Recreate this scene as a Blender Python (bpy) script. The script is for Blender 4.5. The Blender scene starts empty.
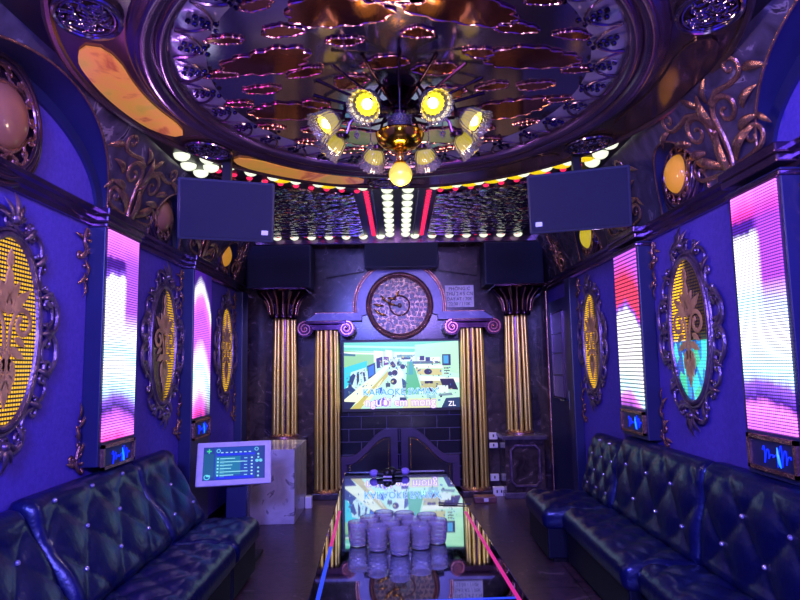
import bpy, bmesh, math, random
from mathutils import Vector, Matrix
random.seed(7)
PI = math.pi
SC = bpy.context.scene
COL = SC.collection
W = 1.84          # half width of the room
D = 7.3           # stage wall
REAR = -1.3
H = 3.0
OC = Vector((0.03, 3.1))     # centre of the ceiling oval
OA, OB = 1.15, 1.25

# ------------------------------------------------------------------ materials
def _nodes(name):
    m = bpy.data.materials.new(name); m.use_nodes = True
    nt = m.node_tree
    return m, nt, nt.nodes['Principled BSDF']

def lin(c):
    return tuple((x / 12.92 if x <= .04045 else ((x + .055) / 1.055) ** 2.4) for x in c)

def rgb(r, g, b):
    return lin((r / 255, g / 255, b / 255)) + (1,)

def mat(name, col, rough=.5, metal=0., col2=None, scale=8., detail=6., bump=0., bscale=None, coat=0., ior=None, spec=None, stretch=None, contrast=(.35, .65), rvar=0.):
    m, nt, b = _nodes(name)
    b.inputs['Base Color'].default_value = col
    b.inputs['Roughness'].default_value = rough
    b.inputs['Metallic'].default_value = metal
    if coat: b.inputs['Coat Weight'].default_value = coat; b.inputs['Coat Roughness'].default_value = .06
    if ior: b.inputs['IOR'].default_value = ior
    if spec is not None: b.inputs['Specular IOR Level'].default_value = spec
    tc = nt.nodes.new('ShaderNodeTexCoord')
    src = tc.outputs['Object']
    if stretch:
        mp = nt.nodes.new('ShaderNodeMapping'); mp.inputs['Scale'].default_value = stretch
        nt.links.new(src, mp.inputs['Vector']); src = mp.outputs['Vector']
    n = nt.nodes.new('ShaderNodeTexNoise'); n.inputs['Scale'].default_value = scale; n.inputs['Detail'].default_value = detail
    nt.links.new(src, n.inputs['Vector'])
    if col2 is not None:
        r = nt.nodes.new('ShaderNodeValToRGB')
        r.color_ramp.elements[0].position = contrast[0]; r.color_ramp.elements[0].color = col
        r.color_ramp.elements[1].position = contrast[1]; r.color_ramp.elements[1].color = col2
        nt.links.new(n.outputs['Fac'], r.inputs['Fac']); nt.links.new(r.outputs['Color'], b.inputs['Base Color'])
    if rvar:
        mr = nt.nodes.new('ShaderNodeMapRange'); mr.inputs['To Min'].default_value = max(0, rough - rvar); mr.inputs['To Max'].default_value = rough + rvar
        nt.links.new(n.outputs['Fac'], mr.inputs['Value']); nt.links.new(mr.outputs['Result'], b.inputs['Roughness'])
    if bump:
        n2 = n
        if bscale:
            n2 = nt.nodes.new('ShaderNodeTexNoise'); n2.inputs['Scale'].default_value = bscale; n2.inputs['Detail'].default_value = 3
            nt.links.new(src, n2.inputs['Vector'])
        bp = nt.nodes.new('ShaderNodeBump'); bp.inputs['Strength'].default_value = bump; bp.inputs['Distance'].default_value = .02
        nt.links.new(n2.outputs['Fac'], bp.inputs['Height']); nt.links.new(bp.outputs['Normal'], b.inputs['Normal'])
    return m

def glow(name, col, strength, base=None, rough=.3):
    m, nt, b = _nodes(name)
    b.inputs['Base Color'].default_value = base or col
    b.inputs['Roughness'].default_value = rough
    b.inputs['Emission Color'].default_value = col
    b.inputs['Emission Strength'].default_value = strength
    return m

def marble(name, dark, light, vein, rough=.18, scale=3.):
    m, nt, b = _nodes(name)
    tc = nt.nodes.new('ShaderNodeTexCoord')
    n = nt.nodes.new('ShaderNodeTexNoise'); n.inputs['Scale'].default_value = scale; n.inputs['Detail'].default_value = 9; n.inputs['Distortion'].default_value = 1.4
    nt.links.new(tc.outputs['Object'], n.inputs['Vector'])
    r = nt.nodes.new('ShaderNodeValToRGB'); e = r.color_ramp.elements
    e[0].position = .3; e[0].color = dark; e[1].position = .62; e[1].color = light
    v = e.new(.66); v.color = vein
    v = e.new(.70); v.color = dark
    nt.links.new(n.outputs['Fac'], r.inputs['Fac']); nt.links.new(r.outputs['Color'], b.inputs['Base Color'])
    b.inputs['Roughness'].default_value = rough
    return m

def math_node(nt, op, a, b=None, c=None):
    n = nt.nodes.new('ShaderNodeMath'); n.operation = op
    for i, v in enumerate((a, b, c)):
        if v is None: continue
        if isinstance(v, (int, float)): n.inputs[i].default_value = v
        else: nt.links.new(v, n.inputs[i])
    return n.outputs[0]

def ramp(nt, fac, stops, interp='LINEAR'):
    r = nt.nodes.new('ShaderNodeValToRGB'); r.color_ramp.interpolation = interp
    e = r.color_ramp.elements
    while len(e) > 1: e.remove(e[-1])
    e[0].position, e[0].color = stops[0][0], stops[0][1]
    for p, c in stops[1:]:
        q = e.new(p); q.color = c
    nt.links.new(fac, r.inputs['Fac'])
    return r.outputs['Color']

def mixc(nt, fac, a, b, mode='MIX'):
    n = nt.nodes.new('ShaderNodeMix'); n.data_type = 'RGBA'; n.blend_type = mode
    for k, v in ((0, fac), (6, a), (7, b)):
        if isinstance(v, (int, float)): n.inputs[k].default_value = v
        elif isinstance(v, tuple): n.inputs[k].default_value = v
        else: nt.links.new(v, n.inputs[k])
    return n.outputs[2]

def led_mat(name, stops, bend=.25, rows=80, cols=24, strength=2.4, side=None, sidecol=None):
    """a video screen: the picture it plays, cut into rows of light dots"""
    m, nt, b = _nodes(name)
    uv = nt.nodes.new('ShaderNodeUVMap'); sp = nt.nodes.new('ShaderNodeSeparateXYZ'); nt.links.new(uv.outputs[0], sp.inputs[0])
    u, v = sp.outputs[0], sp.outputs[1]
    d = math_node(nt, 'SUBTRACT', u, .35)
    arch = math_node(nt, 'MULTIPLY', math_node(nt, 'MULTIPLY', d, d), bend)
    n = nt.nodes.new('ShaderNodeTexNoise'); n.inputs['Scale'].default_value = 5; n.inputs['Detail'].default_value = 2
    nt.links.new(uv.outputs[0], n.inputs['Vector'])
    wob = math_node(nt, 'MULTIPLY', math_node(nt, 'SUBTRACT', n.outputs['Fac'], .5), .08)
    f = math_node(nt, 'ADD', math_node(nt, 'ADD', v, arch), wob)
    c = ramp(nt, f, stops)
    if side:
        k = ramp(nt, math_node(nt, 'ADD', u, wob), [(side[0], (0, 0, 0, 1)), (side[1], (1, 1, 1, 1))])
        band = ramp(nt, v, side[2])
        c = mixc(nt, math_node(nt, 'MULTIPLY', k, band), c, sidecol)
    fr = math_node(nt, 'FRACT', math_node(nt, 'MULTIPLY', v, rows))
    row = math_node(nt, 'GREATER_THAN', fr, .38)
    fc = math_node(nt, 'FRACT', math_node(nt, 'MULTIPLY', u, cols))
    colm = math_node(nt, 'ADD', math_node(nt, 'MULTIPLY', math_node(nt, 'GREATER_THAN', fc, .22), .5), .5)
    k = math_node(nt, 'ADD', math_node(nt, 'MULTIPLY', math_node(nt, 'MULTIPLY', row, colm), .85), .15)
    nt.links.new(c, b.inputs['Emission Color'])
    nt.links.new(math_node(nt, 'MULTIPLY', k, strength), b.inputs['Emission Strength'])
    b.inputs['Base Color'].default_value = (.01, .01, .02, 1); b.inputs['Roughness'].default_value = .35
    return m

def dots_mat(name, upper, lower=None, split=.42, lit=(0., 1.), strength=1.6, rows=44, cols=24):
    """a dark oval display with rows of amber light dots"""
    m, nt, b = _nodes(name)
    uv = nt.nodes.new('ShaderNodeUVMap'); sp = nt.nodes.new('ShaderNodeSeparateXYZ'); nt.links.new(uv.outputs[0], sp.inputs[0])
    u, v = sp.outputs[0], sp.outputs[1]
    c = ramp(nt, v, [(0, lower or upper), (split - .01, lower or upper), (split + .01, upper), (1, upper)])
    if lower:
        n = nt.nodes.new('ShaderNodeTexVoronoi'); n.inputs['Scale'].default_value = 9
        nt.links.new(uv.outputs[0], n.inputs['Vector'])
        sepc = nt.nodes.new('ShaderNodeSeparateColor'); nt.links.new(n.outputs['Color'], sepc.inputs[0])
        pic = ramp(nt, sepc.outputs[0], [(0, rgb(20, 60, 170)), (.3, rgb(20, 130, 200)), (.55, rgb(60, 210, 220)), (.8, rgb(60, 190, 150)), (1, rgb(200, 190, 80))], 'CONSTANT')
        c = mixc(nt, math_node(nt, 'LESS_THAN', v, split), c, pic)  # aqua mirror reflection painted in as a glowing picture
    fr = math_node(nt, 'FRACT', math_node(nt, 'MULTIPLY', v, rows))
    row = math_node(nt, 'GREATER_THAN', fr, .45)
    fc = math_node(nt, 'FRACT', math_node(nt, 'MULTIPLY', u, cols))
    cm = math_node(nt, 'GREATER_THAN', fc, .25)
    k = math_node(nt, 'MULTIPLY', row, cm)
    if lower:
        k = math_node(nt, 'MAXIMUM', k, math_node(nt, 'MULTIPLY', math_node(nt, 'LESS_THAN', v, split), .6))
    msk = ramp(nt, u, [(max(lit[0] - .08, 0), (0, 0, 0, 1)), (lit[0] + .08, (1, 1, 1, 1)), (lit[1] - .1, (1, 1, 1, 1)), (min(lit[1] + .1, 1), (.04, .04, .04, 1) if lit[1] < .95 else (1, 1, 1, 1))])
    if lower:
        msk = mixc(nt, math_node(nt, 'LESS_THAN', v, split), msk, (.8, .8, .8, 1))
    k = math_node(nt, 'MULTIPLY', k, msk)
    nt.links.new(c, b.inputs['Emission Color'])
    nt.links.new(math_node(nt, 'MULTIPLY', k, strength), b.inputs['Emission Strength'])
    b.inputs['Base Color'].default_value = (.02, .015, .04, 1); b.inputs['Roughness'].default_value = .12
    return m

def screen_mat(name, strength):
    m, nt, b = _nodes(name)
    a = nt.nodes.new('ShaderNodeAttribute'); a.attribute_name = 'Col'
    nt.links.new(a.outputs['Color'], b.inputs['Emission Color'])
    b.inputs['Emission Strength'].default_value = strength
    b.inputs['Base Color'].default_value = (.01, .01, .01, 1); b.inputs['Roughness'].default_value = .3
    return m

def floor_mat():
    m, nt, b = _nodes('floor_marble_tiles')
    tc = nt.nodes.new('ShaderNodeTexCoord')
    n = nt.nodes.new('ShaderNodeTexNoise'); n.inputs['Scale'].default_value = 7; n.inputs['Detail'].default_value = 10; n.inputs['Distortion'].default_value = 1.2
    nt.links.new(tc.outputs['Object'], n.inputs['Vector'])
    c = ramp(nt, n.outputs['Fac'], [(.3, rgb(44, 32, 46)), (.5, rgb(84, 62, 72)), (.62, rgb(60, 44, 56)), (.7, rgb(120, 96, 104))])
    br = nt.nodes.new('ShaderNodeTexBrick'); br.offset = 0; br.inputs['Scale'].default_value = 1.0
    br.inputs['Brick Width'].default_value = .6; br.inputs['Row Height'].default_value = .6; br.inputs['Mortar Size'].default_value = .005
    br.inputs['Color1'].default_value = br.inputs['Color2'].default_value = (1, 1, 1, 1); br.inputs['Mortar'].default_value = (.3, .3, .3, 1)
    nt.links.new(tc.outputs['Object'], br.inputs['Vector'])
    nt.links.new(mixc(nt, 1., c, br.outputs['Color'], 'MULTIPLY'), b.inputs['Base Color'])
    b.inputs['Roughness'].default_value = .28
    return m

def tile_mat():
    m, nt, b = _nodes('black_wall_tiles')
    tc = nt.nodes.new('ShaderNodeTexCoord')
    mp = nt.nodes.new('ShaderNodeMapping'); mp.inputs['Rotation'].default_value = (PI / 2, 0, 0); nt.links.new(tc.outputs['Object'], mp.inputs['Vector'])
    br = nt.nodes.new('ShaderNodeTexBrick'); br.inputs['Scale'].default_value = 1.
    br.inputs['Brick Width'].default_value = .3; br.inputs['Row Height'].default_value = .15; br.inputs['Mortar Size'].default_value = .004
    br.inputs['Color1'].default_value = rgb(16, 16, 34); br.inputs['Color2'].default_value = rgb(24, 22, 44); br.inputs['Mortar'].default_value = rgb(90, 84, 120)
    nt.links.new(mp.outputs['Vector'], br.inputs['Vector']); nt.links.new(br.outputs['Color'], b.inputs['Base Color'])
    b.inputs['Roughness'].default_value = .2
    return m

def glass_mat(name, col, rough, trans=1., ior=1.45, em=None, es=0):
    m, nt, b = _nodes(name)
    b.inputs['Base Color'].default_value = col; b.inputs['Roughness'].default_value = rough
    b.inputs['Transmission Weight'].default_value = trans; b.inputs['IOR'].default_value = ior
    if em: b.inputs['Emission Color'].default_value = em; b.inputs['Emission Strength'].default_value = es
    return m

M = {
    'fabric': mat('purple_wall_fabric', rgb(84, 64, 186), .85, col2=rgb(96, 74, 198), scale=40, bump=.25, bscale=120),
    'navy': mat('dark_navy_lacquer', rgb(34, 36, 84), .4, col2=rgb(40, 42, 94), scale=3),
    'marble': marble('dark_veined_marble', rgb(52, 44, 66), rgb(88, 76, 104), rgb(150, 134, 160), .22, 5),
    'marble2': marble('stage_wall_marble', rgb(36, 28, 38), rgb(70, 56, 66), rgb(120, 100, 108), .2, 7),
    'bluemarble': marble('pale_arch_marble', rgb(120, 118, 190), rgb(150, 146, 214), rgb(184, 180, 226), .3, 4),
    'white_marble': marble('white_marble', rgb(176, 168, 190), rgb(205, 198, 215), rgb(120, 112, 134), .2, 4),
    'bronze': mat('aged_rose_bronze', rgb(200, 146, 136), .26, .8, col2=rgb(150, 104, 100), scale=14, bump=.3, bscale=60),
    'dbronze': mat('dark_lilac_bronze', rgb(150, 124, 160), .28, .75, col2=rgb(104, 80, 116), scale=14, bump=.3, bscale=60),
    'gold': mat('polished_gold', rgb(255, 196, 90), .2, 1., col2=rgb(230, 160, 66), scale=5),
    'colgold': mat('fluted_column_gold', rgb(255, 232, 130), .3, .8, col2=rgb(250, 214, 104), scale=3),
    'goldflat': mat('gilded_emblem', rgb(240, 186, 124), .4, .15, col2=rgb(190, 140, 96), scale=9),
    'tan': mat('tan_bronze_filigree', rgb(196, 160, 128), .28, .7, col2=rgb(130, 100, 96), scale=14),
    'silver': mat('polished_lilac_metal', rgb(176, 158, 190), .12, .96, col2=rgb(150, 132, 168), scale=2),
    'border': mat('border_metal_lilac_lit', rgb(166, 152, 214), .25, .6, col2=rgb(140, 128, 190), scale=5),  # blue-lilac light on the rim put into this separate metal colour
    'mirror': mat('amber_mirror', rgb(168, 98, 78), .1, .9, col2=rgb(142, 82, 68), scale=3, bump=.05, bscale=5),
    'bead': mat('rose_beading', rgb(235, 160, 160), .2, 1., col2=rgb(200, 130, 120), scale=10),
    'moulding': mat('plum_moulding', rgb(126, 98, 134), .2, .85, col2=rgb(98, 72, 108), scale=4),
    'jewel': mat('dark_jewel_metal', rgb(46, 38, 60), .12, 1., col2=rgb(90, 76, 110), scale=60),
    'ceilblack': mat('black_ceiling_panel', rgb(24, 20, 44), .3, col2=rgb(36, 30, 58), scale=6),
    'pebble': mat('pebbled_mirror', rgb(190, 170, 180), .12, 1., col2=rgb(120, 110, 130), scale=10, bump=1., bscale=13, stretch=(1, .7, 1)),
    'leather': mat('black_leather', rgb(10, 15, 60), .3, col2=rgb(14, 20, 72), scale=60, bump=.16, bscale=26, spec=.9),
    'leather_top': mat('black_leather_panel', rgb(14, 14, 30), .45, col2=rgb(20, 20, 38), scale=60),
    'crystal': mat('crystal_button', rgb(235, 230, 255), .1, .7, col2=rgb(190, 180, 240), scale=80),
    'speaker': mat('speaker_hazed_black', rgb(22, 28, 66), .55, col2=rgb(26, 32, 72), scale=200),  # black lifted to blue, standing in for haze
    'grille': mat('speaker_grille_cloth', rgb(14, 18, 56), .7, col2=rgb(18, 24, 64), scale=300, bump=.4, bscale=400),
    'blackgloss': mat('black_glass_table', rgb(196, 208, 208), .03, 1., col2=rgb(170, 192, 190), scale=4, contrast=(.4, .7)),
    'blackwood': mat('black_lacquer_wood', rgb(14, 12, 22), .3, col2=rgb(22, 18, 30), scale=8, stretch=(1, 1, 6)),
    'purplewood': mat('purple_painted_wood', rgb(66, 42, 92), .4, col2=rgb(54, 36, 78), scale=10),
    'paper': mat('lilac_white_paper', rgb(240, 236, 250), .6, col2=rgb(214, 208, 240), scale=30),
    'ink': mat('dark_ink', rgb(22, 18, 60), .7),
    'plastic': mat('white_plastic', rgb(222, 214, 240), .35, col2=rgb(212, 204, 232), scale=20),
    'blackplastic': mat('black_plastic', rgb(14, 14, 24), .4, col2=rgb(20, 20, 30), scale=60),
    'lilac': mat('lilac_foam', rgb(160, 140, 235), .8, col2=rgb(150, 130, 225), scale=50),
    'brownbox': mat('brown_plastic', rgb(120, 74, 84), .4, col2=rgb(100, 60, 70), scale=30),
    'steel': mat('brushed_steel', rgb(190, 190, 205), .25, 1., col2=rgb(170, 170, 190), scale=30),
    'frosted': mat('frosted_door_glass', rgb(150, 130, 200), .3, col2=rgb(128, 110, 180), scale=3),
    'cup': glass_mat('pressed_glass', (.9, .84, 1, 1), .1, .8),
    'shade': glass_mat('tulip_glass', (.9, .86, .98, 1), .12, .93),
    'dome_dim': mat('tan_glass', rgb(176, 116, 84), .15, col2=rgb(160, 104, 78), scale=6),
    'dome_amber': glow('amber_glass', rgb(232, 160, 40), .45, rgb(220, 150, 60), .15),
    'dome_yellow': glow('yellow_glass', rgb(226, 206, 40), .55, rgb(220, 190, 70), .15),
    'liner': glow('yellow_glass_liner', (.95, .78, .02, 1), .55),
    'bulb': glow('lamp_white', (1, .93, .45, 1), 14),
    'bulbyellow': glow('lamp_yellow', (1, .78, .02, 1), 1.6),
    'globe': glow('yellow_globe', rgb(232, 214, 70), .72),
    'bowl': mat('gold_bowl', rgb(250, 200, 50), .12, 1., col2=rgb(240, 180, 40), scale=4),
    'darkmetal': mat('dark_plum_metal', rgb(84, 54, 76), .2, 1., col2=rgb(60, 40, 60), scale=12),
    'tealglass': mat('teal_glass_plate', rgb(90, 150, 140), .12, .6, col2=rgb(70, 120, 120), scale=5),
    'ledwhite': glow('white_lamp', rgb(236, 246, 214), 1.15),
    'ledred': glow('red_lamp', rgb(255, 40, 92), 1.1),
    'glintyellow': glow('amber_glint', rgb(240, 206, 20), .9),  # bulb reflections on the strips, made as glowing capsules
    'stripred': glow('red_strip', rgb(215, 40, 120), .5),
    'stripblue': glow('blue_strip', rgb(40, 80, 215), .5),
    'onyxdark': mat('dark_onyx', rgb(120, 92, 92), .12, .6, col2=rgb(90, 70, 90), scale=4),
    'bluewrite': glow('blue_neon', rgb(20, 50, 255), 1.),
    'cyanwrite': glow('cyan_neon', rgb(30, 150, 250), 1.),
}

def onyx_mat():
    m, nt, b = _nodes('amber_onyx_painted_glow')
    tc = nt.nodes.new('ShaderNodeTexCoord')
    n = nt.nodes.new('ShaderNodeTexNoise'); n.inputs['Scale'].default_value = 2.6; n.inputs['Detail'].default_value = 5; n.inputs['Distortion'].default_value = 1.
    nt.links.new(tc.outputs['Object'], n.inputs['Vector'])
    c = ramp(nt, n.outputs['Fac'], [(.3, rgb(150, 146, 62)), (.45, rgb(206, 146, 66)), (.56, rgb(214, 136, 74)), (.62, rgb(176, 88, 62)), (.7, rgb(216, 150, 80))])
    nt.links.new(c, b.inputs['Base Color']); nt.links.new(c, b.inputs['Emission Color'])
    b.inputs['Emission Strength'].default_value = .55; b.inputs['Roughness'].default_value = .15  # warm reflection painted in as emission; the strip is no lamp
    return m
def pebble_mat():
    m, nt, b = _nodes('pebbled_mirror_glass')
    tc = nt.nodes.new('ShaderNodeTexCoord')
    v = nt.nodes.new('ShaderNodeTexVoronoi'); v.inputs['Scale'].default_value = 11
    nt.links.new(tc.outputs['Object'], v.inputs['Vector'])
    sc = nt.nodes.new('ShaderNodeSeparateColor'); nt.links.new(v.outputs['Color'], sc.inputs[0])
    nt.links.new(ramp(nt, sc.outputs[0], [(0, rgb(70, 60, 90)), (.3, rgb(120, 100, 120)), (.5, rgb(210, 190, 150)), (.62, rgb(190, 120, 140)), (.75, rgb(150, 190, 190)), (.85, rgb(90, 70, 110)), (1, rgb(240, 230, 210))], 'CONSTANT'), b.inputs['Base Color'])  # coloured glints painted in as random cell tints
    b.inputs['Metallic'].default_value = .85; b.inputs['Roughness'].default_value = .16
    bp = nt.nodes.new('ShaderNodeBump'); bp.inputs['Strength'].default_value = 1.; bp.inputs['Distance'].default_value = .05; bp.invert = True
    nt.links.new(v.outputs['Distance'], bp.inputs['Height']); nt.links.new(bp.outputs['Normal'], b.inputs['Normal'])
    return m
M['pebble'] = pebble_mat()
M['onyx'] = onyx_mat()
for k_ in ('leather', 'leather_top'): M[k_].node_tree.nodes['Principled BSDF'].inputs['Specular Tint'].default_value = (.5, .6, 1, 1)
M['floor'] = floor_mat()
M['tiles'] = tile_mat()

# ------------------------------------------------------------------ mesh helpers
class MB:
    def __init__(s, f=None):
        s.v = []; s.fc = []; s.f = f; s.flat = set()
    def add(s, pts, faces):
        o = len(s.v)
        for p in pts:
            s.v.append(Vector(s.f(*p)) if s.f else Vector(p))
        for f in faces: s.fc.append(tuple(i + o for i in f))
        return o
    def box(s, lo, hi, rot=None, piv=None):
        x0, y0, z0 = lo; x1, y1, z1 = hi
        p = [(x0, y0, z0), (x1, y0, z0), (x1, y1, z0), (x0, y1, z0), (x0, y0, z1), (x1, y0, z1), (x1, y1, z1), (x0, y1, z1)]
        if rot:
            piv = Vector(piv or ((x0 + x1) / 2, (y0 + y1) / 2, (z0 + z1) / 2))
            p = [tuple(rot @ (Vector(q) - piv) + piv) for q in p]
        s.add(p, [(3, 2, 1, 0), (4, 5, 6, 7), (0, 1, 5, 4), (1, 2, 6, 5), (2, 3, 7, 6), (3, 0, 4, 7)])
    def rbox(s, lo, hi, r=.01):
        """box with chamfered edges"""
        b = bmesh.new()
        bmesh.ops.create_cube(b, size=1)
        for v in b.verts:
            v.co = Vector([(lo[i] + hi[i]) / 2 + v.co[i] * (hi[i] - lo[i]) for i in range(3)])
        bmesh.ops.bevel(b, geom=list(b.edges), offset=r, segments=2, affect='EDGES', profile=.6)
        b.verts.index_update()
        k0 = len(s.fc)
        s.add([tuple(v.co) for v in b.verts], [tuple(v.index for v in f.verts) for f in b.faces])
        s.flat.update(range(k0, len(s.fc)))
        b.free()
    def grid(s, fn, nu, nv, cu=False, cv=False):
        pts = []
        for j in range(nv if cv else nv + 1):
            for i in range(nu if cu else nu + 1):
                pts.append(fn(i / nu, j / nv))
        n = nu if cu else nu + 1; mrows = nv if cv else nv + 1
        fs = []
        for j in range(nv):
            for i in range(nu):
                a = j * n + i; b = j * n + (i + 1) % n; c = ((j + 1) % mrows) * n + (i + 1) % n; d = ((j + 1) % mrows) * n + i
                fs.append((a, b, c, d))
        s.add(pts, fs)
    def lathe(s, prof, c=(0, 0, 0), n=24, flute=0, depth=0, axis='z', sx=1, sy=1):
        """prof: (radius, height) pairs"""
        pts = []; fs = []
        for (r, z) in prof:
            for i in range(n):
                a = 2 * PI * i / n
                k = 1 + (depth * math.cos(flute * a) if flute else 0)
                x, y = r * k * math.cos(a) * sx, r * k * math.sin(a) * sy
                pts.append((c[0] + x, c[1] + y, c[2] + z) if axis == 'z' else (c[0] + x, c[1] + z, c[2] + y))
        m = len(prof)
        for j in range(m - 1):
            for i in range(n):
                fs.append((j * n + i, j * n + (i + 1) % n, (j + 1) * n + (i + 1) % n, (j + 1) * n + i))
        if prof[0][0] > 1e-5: fs.append(tuple(range(n - 1, -1, -1)))
        if prof[-1][0] > 1e-5: fs.append(tuple((m - 1) * n + i for i in range(n)))
        s.add(pts, fs)
    def sphere(s, c, r, n=10, m=7, sc=(1, 1, 1)):
        pts = [(c[0], c[1], c[2] - r * sc[2])]; fs = []
        for j in range(1, m):
            t = -PI / 2 + PI * j / m
            for i in range(n):
                a = 2 * PI * i / n
                pts.append((c[0] + r * sc[0] * math.cos(t) * math.cos(a), c[1] + r * sc[1] * math.cos(t) * math.sin(a), c[2] + r * sc[2] * math.sin(t)))
        pts.append((c[0], c[1], c[2] + r * sc[2]))
        for i in range(n): fs.append((0, 1 + (i + 1) % n, 1 + i))
        for j in range(m - 2):
            for i in range(n):
                a = 1 + j * n + i; b = 1 + j * n + (i + 1) % n
                fs.append((a, b, b + n, a + n))
        l = len(pts) - 1; o = 1 + (m - 2) * n
        for i in range(n): fs.append((o + i, o + (i + 1) % n, l))
        s.add(pts, fs)
    def tube(s, pts, rad, n=6, closed=False, flat=1., up=(0, 0, 1)):
        P = [Vector(p) for p in pts]; k = len(P); up = Vector(up)
        R = rad if isinstance(rad, (list, tuple)) else [rad] * k
        out = []; fs = []
        for i in range(k):
            a = P[(i - 1) % k] if (closed or i > 0) else P[i]
            b = P[(i + 1) % k] if (closed or i < k - 1) else P[i]
            t = (b - a)
            t = t.normalized() if t.length > 1e-9 else Vector((1, 0, 0))
            x = t.cross(up)
            if x.length < 1e-4: x = t.cross(Vector((0, 1, .3)))
            x.normalize(); y = x.cross(t).normalized()
            for j in range(n):
                g = 2 * PI * j / n
                out.append(tuple(P[i] + x * (R[i] * math.cos(g)) + y * (R[i] * flat * math.sin(g))))
        for i in range(k if closed else k - 1):
            for j in range(n):
                a = i * n + j; b = i * n + (j + 1) % n
                c = ((i + 1) % k) * n + (j + 1) % n; d = ((i + 1) % k) * n + j
                fs.append((a, d, c, b))
        if not closed:
            fs.append(tuple(range(n))); fs.append(tuple((k - 1) * n + j for j in range(n - 1, -1, -1)))
        s.add(out, fs)
    def prism(s, poly, w0, w1):
        """poly in local (u, v), from depth w0 to w1"""
        n = len(poly)
        pts = [(p[0], p[1], w0) for p in poly] + [(p[0], p[1], w1) for p in poly]
        fs = [tuple(range(n - 1, -1, -1)), tuple(range(n, 2 * n))]
        for i in range(n): fs.append((i, (i + 1) % n, n + (i + 1) % n, n + i))
        s.add(pts, fs)
    def build(s, name, m, parent=None, smooth=True, loc=None, sharp=40, normals=True):
        me = bpy.data.meshes.new(name)
        o = bpy.data.objects.new(name, me)
        if parent is not None: base = Vector(parent['_w'])
        elif loc is not None: base = Vector(loc)
        else: base = Vector((0, 0, 0))
        me.from_pydata([tuple(v - base) for v in s.v], [], s.fc)
        if normals:
            b = bmesh.new(); b.from_mesh(me); bmesh.ops.recalc_face_normals(b, faces=list(b.faces)); b.to_mesh(me); b.free()
        me.materials.append(m)
        if smooth:
            for p in me.polygons: p.use_smooth = True
            me.set_sharp_from_angle(angle=math.radians(sharp))
            for i in s.flat: me.polygons[i].use_smooth = False
        COL.objects.link(o)
        if parent is not None:
            o.parent = parent
            o.location = (0, 0, 0)
        else:
            o.location = base
        o['_w'] = tuple(base)
        return o

def setuv(o, fn):
    me = o.data; l = me.uv_layers.new(name='UVMap')
    base = Vector(o['_w'])
    for lp in me.loops:
        l.data[lp.index].uv = fn(me.vertices[lp.vertex_index].co + base)

def tag(o, label, cat, group=None, kind=None):
    o['label'] = label; o['category'] = cat
    if group: o['group'] = group
    if kind: o['kind'] = kind
    return o

def thing(name, label, cat, loc, group=None):
    o = bpy.data.objects.new(name, None); COL.objects.link(o)
    o.location = loc; o['_w'] = tuple(loc); o.empty_display_size = .1
    return tag(o, label, cat, group)

def struct(o):
    o['kind'] = 'structure'; return o

def lwall(side, y0=0, z0=0, x=W):
    """local (u, v, w): u along the wall to the viewer's right, v up, w out of the wall"""
    if side < 0: return lambda u, v, w: (-x + w, y0 + u, z0 + v)
    return lambda u, v, w: (x - w, y0 - u, z0 + v)

def bwall(x0=0, z0=0, y=D):
    return lambda u, v, w: (x0 + u, y - w, z0 + v)

def ceilmap(x0=0, y0=0, z=H, ang=0):
    c, s = math.cos(ang), math.sin(ang)
    return lambda u, v, w: (x0 + u * c - v * s, y0 + u * s + v * c, z - w)

# ---- ornament strokes, drawn in local (u, v, w)
def spiral(cx, cy, r, a0, turns, flip=1, n=18, k=.25):
    out = []
    for i in range(n + 1):
        t = i / n
        rr = r * (1 - t * (1 - k))
        a = a0 + flip * t * turns * 2 * PI
        out.append((cx + rr * math.cos(a), cy + rr * math.sin(a)))
    return out

def stroke(mb, pts, r0, r1=None, w=0., flat=.9, n=6):
    k = len(pts); r1 = r0 if r1 is None else r1
    mb.tube([(p[0], p[1], w) for p in pts], [r0 + (r1 - r0) * i / (k - 1) for i in range(k)], n=n, flat=flat)

def cscroll(mb, x, y, s, rot=0, flip=1, r=.1, w=0.):
    """C-scroll: a bowed stem that curls in at both ends"""
    pts = []
    a = spiral(.0, .5, .28, -PI / 2 * 1 + PI, .9, -1, 12, .3)[::-1]
    b = spiral(.0, -.5, .2, PI, .9, 1, 12, .3)
    body = [(-.28 - .16 * math.sin(PI * t), .5 - t) for t in [i / 8 for i in range(1, 8)]]
    pts = a + body + b
    c, sn = math.cos(rot), math.sin(rot)
    q = [(x + s * (flip * px * c - py * sn), y + s * (flip * px * sn + py * c)) for px, py in pts]
    k = len(q)
    mb.tube([(p[0], p[1], w) for p in q], [.74 * r * s * (.5 + .7 * math.sin(PI * i / (k - 1))) for i in range(k)], n=6, flat=.9)

def leaf(mb, x, y, s, rot, bend=.3, wd=.22, w=0.):
    """an acanthus leaf: a swollen flattened stroke that bends over"""
    c, sn = math.cos(rot), math.sin(rot); q = []; R = []
    for i in range(8):
        t = i / 7
        px, py = bend * t * t, t
        q.append((x + s * (px * c - py * sn), y + s * (px * sn + py * c), w + .15 * s * math.sin(PI * t)))
        R.append(max(.012, .72 * wd * math.sin(PI * (.12 + .86 * t)) ** .8) * s)
    mb.tube(q, R, n=6, flat=.45)

def bead(mb, x, y, r, w=0.):
    mb.sphere((x, y, w), r, 8, 5)

def ellipse(a, b, n=64, cx=0, cy=0):
    return [(cx + a * math.cos(2 * PI * i / n), cy + b * math.sin(2 * PI * i / n)) for i in range(n)]

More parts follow.
